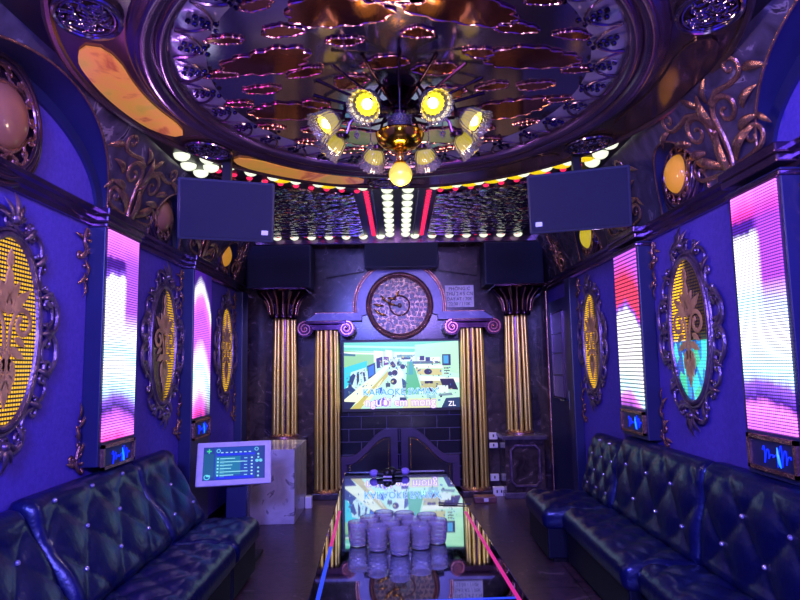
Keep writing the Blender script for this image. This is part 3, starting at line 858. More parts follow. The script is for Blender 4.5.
for i in range(n):
    g = 2 * PI * i / n
    mb = MB()
    P = []
    for k in range(13):
        t = k / 12
        gg = g + (t - .5) * 2 * PI / n
        fr = .985 - .11 * math.sin(PI * t) ** .6
        P.append((OC.x + OA * fr * math.cos(gg), OC.y + OB * fr * math.sin(gg), ZR - .024))
    mb.tube(P, .008, 6); rb = mb.build('scallop_rib', M['moulding'], ros)
    mb = MB()
    for k in range(9):
        fr = .955 - .013 * k; gg = g + (.018 if k % 2 else -.018) * (1 + .4 * math.sin(k))
        mb.sphere((OC.x + OA * fr * math.cos(gg), OC.y + OB * fr * math.sin(gg), ZR - .026), .014, 6, 4, (1, 1, .8))
    mb.build('jewel_cluster', M['jewel'], rb)

# ------------------------------------------------------------------ flat ceiling towards the stage, with its lamps
def inside(x, y, off): return ((x - OC.x) / (OA + off)) ** 2 + ((y - OC.y) / (OB + off)) ** 2 < 1
for s, lab in ((-1, 'pebbled mirror ceiling panel ringed with lamps, on the kiosk side of the double lamp row'), (1, 'pebbled mirror ceiling panel ringed with lamps, on the door side of the double lamp row')):
    mb = MB(lambda u, v, w: (u, v, H - w)); poly = []
    for i in range(15):
        x = s * (.36 + 1.06 * i / 14)
        q = 1 - ((x - OC.x) / (OA + .8)) ** 2
        yy = OC.y + (OB + .80) * math.sqrt(max(q, .05))
        poly.append((x, yy))
    poly += [(s * 1.42, 6.78), (s * .36, 6.78)]
    mb.prism(poly, .002, .02)
    tag(mb.build('pebbled_mirror', M['pebble'], smooth=False, loc=(s * .9, 6, H)), lab, 'ceiling panel', 'pebbled mirror ceiling panels')
    mb = MB(); mb.box((s * .2 - .006, 5.0, H - .015), (s * .2 + .006, 6.9, H)); ntrim += 1; struct(mb.build('trim_%d' % ntrim, M['steel'], smooth=False))
mb = MB(); mb.rbox((-W, 6.96, 2.93), (W, 7.02, H + .01), .006); ntrim += 1; struct(mb.build('trim_%d' % ntrim, M['moulding']))

def bulb_proto(name, r, m, drop=.8, sx=1., sy=1.):
    mb = MB(); mb.grid(lambda u, v: (r * sx * math.sin(v * PI / 2) * math.cos(2 * PI * u), r * sy * math.sin(v * PI / 2) * math.sin(2 * PI * u), -r * drop * math.cos(v * PI / 2)), 12, 5, cu=True)
    return mb
_pr = {}
def bulb(kind, x, y, z, label, group):
    r, m, sx, nm = {'w': (.052, 'ledwhite', 1, 'white_lamp'), 'W': (.058, 'ledwhite', 1, 'white_lamp'), 'r': (.026, 'ledred', 1, 'red_lamp'), 'y': (.034, 'glintyellow', 2.2, 'amber_glint')}[kind]
    if kind not in _pr:
        o = bulb_proto(nm, r, M[m], .75, sx).build(nm, M[m]); _pr[kind] = o
    else:
        o = _pr[kind].copy(); COL.objects.link(o)
    o.location = (x, y, z); tag(o, label, 'lamp', group)
for x, nm in ((-.09, 'kiosk'), (.09, 'door')):
    for i in range(9):
        bulb('w', x + .02, 5.0 + .22 * i, H, 'white dome lamp in the straight double row towards the stage', 'white lamps of the double row')
for s in (-1, 1):
    for i in range(20):
        bulb('r', s * .275 + .02, 5.08 + .09 * i, H, 'small red lamp in one of the two straight red rows', 'red lamps of the straight rows')
    side = 'kiosk' if s < 0 else 'door'
    for i in range(7):
        bulb('w', s * (.2 + .2 * i) + .02, 6.86, H, 'white dome lamp along the stage end of the ceiling', 'white lamps along the stage end')
        bulb('r', s * (.42 + .16 * i) + .02, 6.81, H, 'small red lamp along the stage end of the ceiling', 'red lamps along the stage end')
    for i in range(7):
        g = math.radians(90 - s * (10 + 6.2 * i)); x, y = OC.x + (OA + .58) * math.cos(g), OC.y + (OB + .58) * math.sin(g)
        bulb('w', x, y, H, 'white dome lamp following the edge of the oval', 'white lamps round the oval')
        g = math.radians(90 - s * (13 + 6.2 * i)); x, y = OC.x + (OA + .64) * math.cos(g), OC.y + (OB + .64) * math.sin(g)
        if s > 0 or i in (1, 3): bulb('y', x, y, H, 'amber bulb reflection made as a glowing capsule, following the edge of the oval', 'amber glints round the oval')
    for i in range(10):
        g = math.radians(90 - s * (11 + 4.0 * i)); x, y = OC.x + (OA + .735) * math.cos(g), OC.y + (OB + .735) * math.sin(g)
        bulb('r', x, y, H, 'small red lamp following the edge of the oval', 'red lamps round the oval')
for x, y in ((-1.5, 4.1), (-1.34, 4.17), (-1.19, 4.27), (-1.525, 4.31), (-1.375, 4.36), (-1.49, 4.48), (1.49, 4.0), (1.49, 4.2), (1.49, 4.38)):
    bulb('W', x, y, H, 'large white dome lamp clustered at the cove corner', 'white lamps at the cove corners')

# ------------------------------------------------------------------ chandelier
CX, CY = .03, 3.1
ch = thing('chandelier', 'gold and glass chandelier with eight tulip shades and a yellow ball', 'chandelier', (CX, CY, H))
mb = MB(); mb.lathe([(.0, 2.985), (.075, 2.985), (.09, 2.965), (.05, 2.94), (.02, 2.93)], (CX, CY, 0), 24); mb.build('ceiling_plate', M['darkmetal'], ch)
mb = MB(); mb.lathe([(.016, 2.96), (.016, 2.9), (.03, 2.89), (.11, 2.885), (.12, 2.87), (.1, 2.855), (.04, 2.85), (.03, 2.83), (.05, 2.82), (.055, 2.74), (.03, 2.73), (.02, 2.70)], (CX, CY, 0), 24); mb.build('hub', M['darkmetal'], ch)
mb = MB(); mb.lathe([(.052, 2.735), (.062, 2.78), (.062, 2.815), (.05, 2.83)], (CX, CY, 0), 12, 6, .06); mb.build('glass_core', M['shade'], ch)
mb = MB(); mb.lathe([(.125, 2.735), (.13, 2.725), (.12, 2.69), (.09, 2.66), (.045, 2.645), (0, 2.642)], (CX, CY, 0), 32); mb.build('bowl', M['bowl'], ch)
mb = MB(); mb.lathe([(.035, 2.65), (.04, 2.635), (.015, 2.625), (.02, 2.60), (.014, 2.585), (.03, 2.575), (.035, 2.565), (.02, 2.56)], (CX, CY, 0), 16); mb.build('finial_stem', M['gold'], ch)
mb = MB(); mb.sphere((CX, CY, 2.508), .062, 20, 14); mb.build('ball', M['globe'], ch)
for i in range(8):
    g = 2 * PI * (i + .5) / 8
    dx, dy = math.cos(g), math.sin(g)
    P = [(CX + dx * r, CY + dy * r, z) for r, z in ((.09, 2.87), (.16, 2.91), (.24, 2.90), (.30, 2.84), (.315, 2.79), (.335, 2.765), (.355, 2.77))]
    mb = MB(); mb.tube(P, [.009, .008, .008, .009, .01, .012, .014], 8)
    mb.lathe([(.0, 2.755), (.035, 2.76), (.04, 2.775), (.02, 2.79)], (CX + dx * .345, CY + dy * .345, 0), 14)
    am = mb.build('arm', M['darkmetal'], ch)
    # tulip shade tipped outwards and down
    rot = Matrix.Rotation(g, 3, 'Z') @ Matrix.Rotation(math.radians(128), 3, 'Y')
    org = Vector((CX + dx * .35, CY + dy * .35, 2.775))
    SK = 1.25
    mb = MB(lambda x, y, z: org + rot @ Vector((x * SK, y * SK, z * SK)))
    prof = [(.022, 0.0), (.040, .015), (.050, .04), (.053, .065), (.056, .085), (.063, .098), (.061, .1), (.052, .086), (.048, .063), (.044, .04), (.033, .016), (.018, .004)]
    pts = []
    nn = 64
    for (r, z) in prof:
        for k in range(nn):
            a = 2 * PI * k / nn
            q = r * (1 + .10 * abs(math.cos(8 * a)) * (.4 + .6 * z / .1)); pts.append((q * math.cos(a), q * math.sin(a), z + .006 * abs(math.cos(8 * a)) * (z / .1) ** 2))
    m_ = len(prof); mb.add(pts, [(j * nn + k, j * nn + (k + 1) % nn, ((j + 1) % m_) * nn + (k + 1) % nn, ((j + 1) % m_) * nn + k) for j in range(m_) for k in range(nn)])
    sh = mb.build('tulip_shade', M['shade'], ch)
    mb = MB(lambda x, y, z: org + rot @ Vector((x * SK, y * SK, z * SK))); mb.lathe([(.012, .008), (.030, .018), (.040, .042), (.0435, .066), (.040, .068), (.036, .045), (.02, .022)], (0, 0, 0), 32, 16, .07); mb.build('yellow_liner', M['liner'], sh)
    mb = MB(lambda x, y, z: org + rot @ Vector((x * SK, y * SK, z * SK))); mb.sphere((0, 0, .058), .02, 12, 8); mb.build('bulb', M['bulb'], sh)
for i in range(16):
    g = 2 * PI * i / 16
    mb = MB(); mb.tube([(CX + math.cos(g) * r, CY + math.sin(g) * r, z) for r, z in ((.1, 2.865), (.22, 2.885), (.36, 2.925), (.46, 2.955))], [.010, .009, .008, .011], 8); mb.build('ray_rod', M['darkmetal'], ch)
for i in range(8):
    g = 2 * PI * i / 8
    mb = MB(); rr = .23
    mb.lathe([(0, 2.70), (.012, 2.712), (.016, 2.73), (.006, 2.75), (0, 2.752)], (CX + rr * math.cos(g), CY + rr * math.sin(g), 0), 8); mb.tube([(CX + rr * math.cos(g), CY + rr * math.sin(g), 2.75), (CX + rr * math.cos(g), CY + rr * math.sin(g), 2.9)], .003, 5); mb.build('crystal_drop', M['shade'], ch)

# ------------------------------------------------------------------ hanging loudspeakers
def speaker(name, label, c, w, h, d, yaw=0, pitch=0, badge=None, group=None, hang=True, wall=False):
    x, y, z = c
    R = Matrix.Rotation(yaw, 3, 'Z') @ Matrix.Rotation(pitch, 3, 'X')
    t = thing(name, label, 'speaker', c, group)
    f = lambda a, b, e: Vector(c) + R @ Vector((a, b, e))
    mb = MB(f); mb.rbox((-w / 2, 0, -h / 2), (w / 2, d, h / 2), .012); mb.build('cabinet', M['speaker'], t)
    mb = MB(f); mb.rbox((-w / 2 + .015, -.012, -h / 2 + .015), (w / 2 - .015, .004, h / 2 - .015), .006); gr = mb.build('grille', M['grille'], t)
    if badge:
        mb = MB(f); mb.box((badge * w * .4 - .022, -.016, -h * .38), (badge * w * .4 + .022, -.011, -h * .38 + .03)); mb.build('badge', M['steel'], gr, smooth=False)
    if hang:
        mb = MB(); mb.box((x - math.sin(yaw) * d * .6 - .03, y + d * .6 - .02, z + h / 2 - .12), (x - math.sin(yaw) * d * .6 + .03, y + d * .6 + .02, H)); mb.build('bracket', M['blackplastic'], t, smooth=False)
    if wall:
        mb = MB(); mb.box((x - .06, y + d - .02, z + .0), (x + .06, D, z + .08)); mb.build('bracket', M['blackplastic'], t, smooth=False)
G = 'loudspeakers'
speaker('hanging_speaker', 'large dark loudspeaker hanging below the ceiling on the kiosk side', (-1.12, 3.9, 2.54), .62, .4, .34, yaw=.29, pitch=.2, badge=1, group=G)
speaker('hanging_speaker', 'large dark loudspeaker hanging below the ceiling on the door side', (1.22, 3.9, 2.57), .66, .4, .34, yaw=-.31, pitch=.2, badge=-1, group=G)
speaker('corner_speaker', 'black corner loudspeaker above the column by the white marble block', (-1.36, 6.85, 2.655), .74, .5, .35, group=G, hang=False, wall=True)
speaker('corner_speaker', 'black corner loudspeaker above the column on the door side', (1.36, 6.85, 2.655), .68, .5, .35, group=G, hang=False, wall=True)
speaker('centre_speaker', 'wide black centre loudspeaker above the round stage medallion', (.059, 6.98, 2.80), .865, .315, .16, group=G, hang=False, wall=True)

# ------------------------------------------------------------------ stage wall
YC = 7.12
def column(x, z0, z1, r, label, name='fluted_column'):
    t = thing(name, label, 'column', (x, YC, z0), 'fluted gold columns')
    mb = MB(); mb.lathe([(r * .86, z0 + .03), (r * .78, z1)], (x, YC, 0), 32); sf = mb.build('shaft', M['darkmetal'], t)
    for k in range(13):
        a = 2 * PI * (k + .5) / 13 + PI / 2
        mb = MB(); mb.tube([(x + r * .88 * q * math.cos(a), YC + r * .88 * q * math.sin(a), z) for q, z in ((1, z0 + .03), (.98, (z0 + z1) / 2), (.91, z1))], [.0215, .0205, .019], 10); mb.build('gold_reed', M['colgold'], sf)
    mb = MB(); mb.lathe([(r * 1.15, z0), (r * 1.15, z0 + .02), (r * 1.0, z0 + .035), (r * .9, z0 + .05)], (x, YC, 0), 32); mb.build('base', M['bronze'], t)
    return t
for s, lab in ((-1, 'short fluted gold column behind the white marble block'), (1, 'short fluted gold column standing on the framed pedestal')):
    x = 1.37 * s + .035
    t = column(x, .69, 2.06, .145, lab)
    mb = MB()
    mb.lathe([(.13, 2.05), (.15, 2.07), (.15, 2.1), (.16, 2.12), (.17, 2.2), (.2, 2.26), (.27, 2.33), (.29, 2.36), (.27, 2.38)], (x, 7.0, 0), 48, 16, .05)
    mb.rbox((x - .3, 6.75, 2.37), (x + .3, 7.28, 2.4), .006)
    cp = mb.build('capital', M['darkmetal'], t)
    mb = MB()
    for k in range(18):
        a = 2 * PI * k / 18
        mb.tube([(x + r_ * math.cos(a), 7.0 + r_ * math.sin(a), z_) for r_, z_ in ((.165, 2.1), (.18, 2.2), (.215, 2.28), (.285, 2.35))], [.006, .01, .012, .006], 6)
    mb.build('capital_leaves', M['bronze'], cp)
for s, lab in ((-1, 'tall fluted gold column with scroll capital between the TV and the white marble block'), (1, 'tall fluted gold column with scroll capital between the TV and the framed pedestal')):
    x = .855 * s + .02
    t = column(x, .06, 1.92, .15, lab, 'fluted_column')
    mb = MB(); mb.rbox((x - .17, YC - .16, 0), (x + .17, YC + .17, .07), .008); mb.build('plinth', M['marble2'], t)
    # scroll capital
    f = bwall(x, 1.965, YC - .12)
    mb = MB(f)
    mb.rbox((-.24, .02, -.2), (.24, .06, .06), .008)
    for k in (1, -1):
        mb.prism(ellipse(.095, .095, 28, k * .24, -.03), -.2, .035)
    mb.rbox((-.2, -.05, -.2), (.2, .02, .03), .008)
    cp = mb.build('scroll_capital', M['darkmetal'], t)
    mb = MB(f)
    for k in (1, -1):
        stroke(mb, spiral(k * .24, -.03, .085, PI / 2, 2.2, -k, 44, .12), .011, .007, .042)
        bead(mb, k * .24, -.03, .016, .045)
    mb.build('volute', M['bead'], cp)

# black tiled TV niche
mb = MB(bwall()); mb.box((-.72, 0, .0), (.76, 2.02, .03)); struct(mb.build('wall_niche', M['tiles'], smooth=False))
# TV
f = bwall(.04, 1.385, D - .03)
tv = thing('tv', 'large flat TV playing an office video between the two tall gold columns', 'TV', (.04, D - .03, .96))
TW, TH = .685, .392
mb = MB(f); mb.rbox((-TW - .03, -TH - .04, .02), (TW + .03, TH + .03, .07), .006); mb.build('tv_case', M['blackplastic'], tv)
mb = MB(f); mb.box((-.25, -.2, .0), (.25, .2, .03)); mb.build('wall_mount', M['blackplastic'], tv, smooth=False)
def picture(name, f, polys, hw, hh, w0, m, parent):
    """flat screen picture out of coloured patches; polys: (points in 0..1 from the top corner, (r, g, b))"""
    mb = MB(f); cols = []
    for i, (pts, c) in enumerate(polys):
        mb.add([(-hw + 2 * hw * u, hh - 2 * hh * v, w0 + .00002 * i) for u, v in pts], [tuple(range(len(pts)))[::-1]])
        cols.append(rgb(*c))
    o = mb.build(name, m, parent, smooth=False, normals=False)
    at = o.data.color_attributes.new('Col', 'FLOAT_COLOR', 'CORNER')
    for p, c in zip(o.data.polygons, cols):
        for li in p.loop_indices: at.data[li].color = c
    return o
def circ(u, v, r, ry=None, n=12):
    ry = ry or r * 1.75
    return [(u + r * math.cos(2 * PI * i / n), v + ry * math.sin(2 * PI * i / n)) for i in range(n)]
def rect(a, b, c, d): return [(a, b), (c, b), (c, d), (a, d)]
T = [
    (rect(0, 0, 1, 1), (196, 250, 218)),
    ([(0, 0), (1, 0), (1, .05), (.6, .16), (0, .12)], (110, 222, 178)),
    ([(0, .04), (.62, .08), (.62, .11), (0, .07)], (190, 255, 235)),
    ([(.62, .05), (1, 0), (1, .5), (.62, .36)], (190, 250, 200)),
    ([(0, .12), (.26, .16), (.26, .42), (0, .5)], (150, 214, 130)),
    ([(0, .14), (.3, .17), (.3, .19), (0, .17)], (240, 255, 235)),
    ([(0, .16), (.1, .18), (.1, .21), (0, .2)], (50, 120, 110)),
    ([(.26, .13), (.34, .14), (.34, .3), (.26, .3)], (245, 250, 225)),
    ([(.36, .12), (.42, .13), (.42, .28), (.36, .28)], (230, 245, 200)),
    ([(.44, .16), (.62, .16), (.62, .3), (.44, .3)], (225, 250, 235)),
    (rect(.46, .2, .6, .24), (120, 170, 160)), (rect(.5, .24, .58, .27), (40, 70, 90)),
    ([(0, .38), (.2, .28), (.2, .4), (.1, .5), (0, .72)], (50, 214, 226)),
    ([(.06, .45), (.19, .38), (.2, .6), (.08, .74), (.02, .82)], (200, 240, 236)),
    ([(.05, .52), (.08, .47), (.1, .5), (.05, .75), (.02, .8)], (24, 60, 96)), ([(.11, .47), (.13, .44), (.13, .58), (.11, .66)], (20, 50, 80)), ([(.16, .45), (.175, .42), (.19, .58), (.175, .6)], (30, 60, 90)),
    ([(0, .7), (.06, .66), (.1, .72), (.02, .86), (0, .86)], (20, 60, 110)),
    ([(.2, .36), (.27, .31), (.275, .5), (.21, .56)], (18, 50, 90)), ([(.21, .38), (.26, .34), (.265, .48), (.215, .53)], (40, 120, 225)),
    ([(.28, .25), (.335, .22), (.335, .38), (.285, .4)], (14, 40, 90)), ([(.345, .22), (.39, .23), (.39, .34), (.345, .36)], (110, 60, 120)), ([(.355, .25), (.38, .25), (.38, .31), (.355, .32)], (210, 220, 230)),
    ([(.4, .36), (.36, .36), (0, .86), (0, .93), (.12, .93)], (244, 255, 214)),
    ([(.385, .43), (.38, .52), (.14, 1), (.05, 1), (.12, .9)], (206, 196, 84)),
    ([(.3, .62), (.34, .55), (.26, .8), (.18, .95), (.16, .92)], (244, 240, 190)),
    (circ(.43, .31, .035), (200, 225, 225)), (circ(.42, .33, .018), (20, 20, 40)), (circ(.48, .33, .02), (20, 30, 60)), (circ(.51, .38, .022), (24, 40, 70)),
    (circ(.46, .5, .06), (226, 250, 248)), (circ(.44, .47, .026), (18, 20, 40)), (circ(.4, .48, .02), (24, 60, 90)), (circ(.43, .36, .02), (30, 26, 40)),
    ([(.42, .7), (.46, .6), (.5, .55), (.53, .7), (.53, .9), (.4, .92)], (220, 246, 250)), (circ(.43, .6, .028), (14, 14, 30)), (rect(.36, .62, .4, .68), (40, 70, 70)), ([(.5, .55), (.54, .6), (.54, .78), (.51, .78)], (20, 80, 120)),
    ([(.55, .3), (.6, .3), (.68, .8), (.53, .8)], (86, 190, 128)), ([(.57, .3), (.6, .3), (.6, .5), (.56, .5)], (60, 170, 170)),
    (rect(.64, .24, .84, .3), (240, 255, 240)), (rect(.66, .22, .7, .29), (20, 40, 80)), (rect(.71, .24, .75, .3), (30, 60, 110)), (rect(.6, .3, .82, .34), (90, 110, 120)),
    ([(.61, .34), (.86, .36), (.86, .41), (.61, .4)], (248, 255, 230)), ([(.62, .41), (.85, .42), (.85, .52), (.64, .5)], (214, 206, 124)),
    (circ(.73, .46, .035, .045), (18, 24, 40)), ([(.65, .52), (1, .56), (1, .63), (.66, .59)], (250, 255, 236)),
    ([(.66, .6), (.85, .6), (.9, .7), (.68, .8)], (190, 190, 120)), (rect(.7, .6, .77, .64), (14, 20, 40)),
    ([(.83, .57), (.95, .57), (.99, .74), (.86, .72)], (20, 22, 50)), ([(.8, .67), (.9, .67), (.905, .78), (.805, .79)], (230, 250, 245)), ([(.81, .8), (.93, .78), (.94, .82), (.82, .83)], (120, 150, 160)),
    ([(.7, .7), (.78, .72), (.8, .9), (.72, .92)], (160, 210, 210)), ([(.73, .7), (.77, .71), (.77, .76), (.73, .76)], (40, 50, 80)),
    (rect(.855, .2, .93, .37), (16, 40, 70)), (rect(.866, .22, .91, .34), (60, 170, 230)), (rect(.87, .4, .91, .42), (30, 50, 60)), (rect(.87, .44, .92, .455), (30, 50, 60)), (rect(.87, .48, .91, .5), (60, 80, 80)),
    ([(.55, .86), (.8, .86), (.8, 1), (.5, 1)], (226, 230, 170)), ([(.3, .86), (.36, .84), (.34, .96), (.26, .98)], (30, 90, 190)), ([(.29, .7), (.33, .68), (.33, .78), (.29, .78)], (40, 110, 200)), (rect(.48, .84, .54, .9), (40, 60, 100)),
    ([(0, .89), (.1, .9), (.05, 1), (0, 1)], (14, 24, 60)), ([(.88, .86), (1, .85), (1, 1), (.84, 1)], (30, 60, 96)),
]
f2 = f
rt = random.Random(3)
pal = [(30, 60, 90), (240, 255, 245), (60, 150, 170), (210, 200, 120), (120, 200, 170), (20, 30, 60), (220, 245, 220), (90, 120, 110), (180, 160, 110), (40, 110, 190)]
def speckle(n, u0, v0, u1, v1, a, b):
    for _ in range(n):
        u, v = rt.uniform(u0, u1), rt.uniform(v0, v1); du, dv = rt.uniform(a, b), rt.uniform(a, b) * 1.5; k = rt.uniform(-.02, .02)
        T.append(([(u, v), (u + du, v + k), (u + du, v + dv + k), (u, v + dv)], rt.choice(pal)))
speckle(40, .3, .2, .62, .36, .004, .02); speckle(40, .02, .42, .2, .78, .004, .018); speckle(36, .62, .26, .84, .52, .004, .022); speckle(34, .36, .36, .54, .86, .005, .02); speckle(34, .64, .6, .96, .92, .005, .022); speckle(16, .1, .62, .4, .95, .004, .014); speckle(12, .86, .38, .98, .6, .005, .014)
picture('tv_screen', f2, T, TW, TH, .0705, screen_mat('tv_picture', 1.12), tv)
def lettering(name, txt, f, u, v, size, m, parent, w, align='CENTER', off=0., sx=1.):
    cu = bpy.data.curves.new(name, 'FONT'); cu.body = txt; cu.size = size; cu.align_x = align; cu.align_y = 'CENTER'; cu.extrude = .0006; cu.resolution_u = 2; cu.offset = off
    tmp = bpy.data.objects.new(name, cu); COL.objects.link(tmp)
    bpy.context.view_layer.update()
    me = bpy.data.meshes.new_from_object(tmp.evaluated_get(bpy.context.evaluated_depsgraph_get()))
    bpy.data.objects.remove(tmp)
    base = Vector(parent['_w'])
    for vv in me.vertices:
        vv.co = Vector(f(u + vv.co.x * sx, v + vv.co.y, w + vv.co.z)) - base
    me.materials.clear(); me.materials.append(m)
    o = bpy.data.objects.new(name, me); COL.objects.link(o); o.parent = parent; o['_w'] = tuple(base)
    return o
M['capviolet'] = glow('caption_violet', rgb(170, 120, 200), 1.0); M['capcyan'] = glow('caption_cyan', rgb(40, 150, 190), 1.0); M['capwhite'] = glow('caption_white', rgb(245, 238, 255), 1.2); M['capdark'] = glow('caption_outline', rgb(200, 240, 245), .9)
lettering('caption_outline_lettering', 'KARAOKE SVMAX', f, -.02, -.205, .11, M['capdark'], tv, .0775, off=.006)
lettering('caption_lettering', 'KARAOKE SVMAX', f, -.02, -.205, .11, M['capcyan'], tv, .079)
lettering('caption_outline_lettering', 'người em mong', f, -.02, -.325, .13, M['capviolet'], tv, .0775, off=.007)
lettering('caption_lettering', 'người em mong', f, -.02, -.325, .13, M['capwhite'], tv, .079)
lettering('channel_mark', 'ZL', f, .59, -.35, .08, M['capwhite'], tv, .0775)

# arch band with ledges round the medallion, and the big filigree medallion
f = bwall(.03, 2.215, D)
def band(mb, r0, r1, g0, g1, w0, w1, n=40):
    pts = []; fs = []
    for i in range(n + 1):
        g = math.radians(g0 + (g1 - g0) * i / n)
        for r, w in ((r0, w0), (r0, w1), (r1, w1), (r1, w0)): pts.append((r * math.cos(g), r * math.sin(g), w))
    for i in range(n):
        for j in range(4): fs.append((4 * i + j, 4 * i + (j + 1) % 4, 4 * i + 4 + (j + 1) % 4, 4 * i + 4 + j))
    fs += [(0, 1, 2, 3), (4 * n + 3, 4 * n + 2, 4 * n + 1, 4 * n)]
    mb.add(pts, fs)
ar = thing('stage_arch', 'pale marble arch with level ledges framing the round medallion above the TV', 'arch', (.03, D, 2.0))
mb = MB(f); band(mb, .41, .52, -14, 194, .002, .09)
for k in (1, -1):
    mb.prism([(k * .46, -.085), (k * .46, -.175), (k * 1.13, -.175), (k * 1.0, -.085)], .002, .13)
mb.build('arch_band', M['bluemarble'], ar, sharp=30)
mb = MB(f)
for r in (.53, .555):
    mb.tube([(r * math.cos(math.radians(q)), r * math.sin(math.radians(q)), .09) for q in range(-10, 191, 5)], .012, 6)
for k in (1, -1): mb.tube([(k * .55, -.08, .09), (k * 1.02, -.078, .09)], .01, 6)
mb.build('arch_edging', M['bronze'], ar)
med = thing('stage_medallion', 'large round filigree medallion over the middle of the TV', 'wall ornament', (.03, D, 1.8))
mb = MB(f); mb.prism(ellipse(.40, .40, 48), .002, .07); mb.build('disc', M['ceilblack'], med)
mb = MB(f)
for r, q in ((.385, .022), (.35, .01), (.12, .01)): mb.tube([(x, y, .085) for x, y in ellipse(r, r, 48)], q, 8, True)
mb.build('rings', M['bronze'], med)
mb = MB(f)
for rr, nn, sz in ((.315, 30, .06), (.265, 26, .06), (.21, 20, .06), (.155, 15, .055), (.09, 9, .05)):
    for i in range(nn):
        g = 2 * PI * (i + random.random() * .3) / nn
        cscroll(mb, rr * math.cos(g), rr * math.sin(g), sz, g + random.uniform(-.6, .6), random.choice((-1, 1)), .09, .08)
        leaf(mb, rr * math.cos(g + .1), rr * math.sin(g + .1), sz * .8, g - PI / 2 + random.uniform(-1, 1), .3, .14, .085)
bead(mb, 0, 0, .03, .09)
mb.build('filigree', M['tan'], med)
mb = MB(f)
for a_, r_, q in ((160, .22, -1.9), (152, .26, -2.2), (148, .17, -1.6), (205, .24, 1.2), (215, .2, 1.5), (120, .1, -.3), (180, .2, 1.6), (172, .14, -1.6)):
    g = math.radians(a_); leaf(mb, r_ * math.cos(g), r_ * math.sin(g), .11, q, .2, .16, .105)
mb.build('gilt_leaves', M['gold'], med)
# slanted marble blocks beside the centre speaker
for s in (-1, 1):
    mb = MB(bwall(.06, 2.7)); mb.prism([(s * .46, -.06), (s * .46, .16), (s * .92, .1), (s * .92, -.13)], 0, .1); ntrim += 1; struct(mb.build('trim_%d' % ntrim, M['marble2'], smooth=False))

# rule sign
f = bwall(.765, 2.325, D - .0)
sg = thing('sign', 'small pale sign with four lines of dark writing beside the stage medallion', 'sign', (.765, D, 2.18))
mb = MB(f); mb.rbox((-.175, -.135, .0), (.175, .135, .012), .003); mb.build('sign_board', M['paper'], sg)
for txt, v, sz, sx in (('PHÒNG C', .09, .058, 1.0), ('THỨ 2 4 5 CN', .028, .062, .86), ('DAY AT / 70K', -.036, .056, .9), ('22:30 / 110K', -.096, .056, .92)):
    lettering('sign_writing', txt, f, 0, v, sz, M['ink'], sg, .0126, sx=sx)

# carved low doors under the TV
fr = thing('carved_doors', 'low purple carved double doors with black panels under the TV', 'cabinet', (0, D - .05, 0))
f = bwall(0, 0, D - .05)
def top(u):
    a = abs(u) / .72
    t = max(0, min(1, (a - .2) / .62))
    return .44 + .31 * (1 - t * t * (3 - 2 * t))
for s in (-1, 1):
    nn = 24; us = [s * (.02 + .68 * i / nn) for i in range(nn + 1)]
    mb = MB(f); poly = [(u, top(u) - .1) for u in us] + [(us[-1], .02), (us[0], .02)]
    mb.prism(poly, .0, .02); lf = mb.build('door_panel', M['blackwood'], fr, smooth=False)
    mb = MB(f)
    pts = []
    for u in us: pts += [(u, top(u) - .09, .02), (u, top(u) - .09, .055), (u, top(u), .055), (u, top(u), .0)]
    mb.add(pts, [(4 * i + j, 4 * i + (j + 1) % 4, 4 * i + 4 + (j + 1) % 4, 4 * i + 4 + j) for i in range(nn) for j in range(4)] + [(0, 1, 2, 3), (4 * nn + 3, 4 * nn + 2, 4 * nn + 1, 4 * nn)])
    for u in (.02, .62):
        a, b = sorted((s * u, s * (u + .08))); mb.box((a, .02, 0), (b, top(s * (u + .04)) - .05, .05))
    mb.box((min(s * .02, s * .7), .0, 0), (max(s * .02, s * .7), .08, .05))
    mb.build('door_rail', M['purplewood'], lf, sharp=30)
    mb = MB(f)
    for i in range(15):
        u = s * (.16 + .33 * i / 14); mb.sphere((u, top(u) - .115 - .0 * i, .028), .006, 6, 4)
    for i in range(12): mb.sphere((s * .13, .3 + .03 * i, .028), .006, 6, 4)
    for i in range(6): mb.sphere((s * .585, .22 + .03 * i, .028), .008, 6, 4)
    mb.build('bead_string', M['gold'], lf)

# pedestals, white marble block, small boxes
def pedestal(x, label):
    t = thing('pedestal', label, 'pedestal', (x, 7.08, 0), 'column pedestals')
    mb = MB(); mb.rbox((x - .22, 6.86, 0), (x + .22, 7.29, .64), .008); mb.build('pedestal_body', M['marble2'], t)
    mb = MB(); mb.rbox((x - .25, 6.83, .64), (x + .25, 7.3, .69), .012); mb.build('pedestal_top', M['marble'], t)
    mb = MB(); mb.rbox((x - .24, 6.84, 0), (x + .24, 7.295, .07), .01); mb.build('pedestal_foot', M['marble'], t)
    mb = MB(bwall(x, .36, 6.86)); c = .05
    P = [(-.16 + c, -.22), (.16 - c, -.22), (.16, -.22 + c), (.16, .22 - c), (.16 - c, .22), (-.16 + c, .22), (-.16, .22 - c), (-.16, -.22 + c)]
    mb.tube([(a, b, .0) for a, b in P], .014, 6, True); mb.build('panel_frame', M['dbronze'], t)
pedestal(1.405, 'dark pedestal with a framed front panel under the short column by the door')
pedestal(-1.335, 'dark pedestal hidden behind the white marble block')
mb = MB(); mb.rbox((-1.66, 5.95, 0), (-1.02, 6.72, .705), .008)
tag(mb.build('marble_block', M['white_marble'], loc=(-1.34, 6.3, 0), sharp=25), 'white veined marble block standing behind the tablet kiosk', 'block')
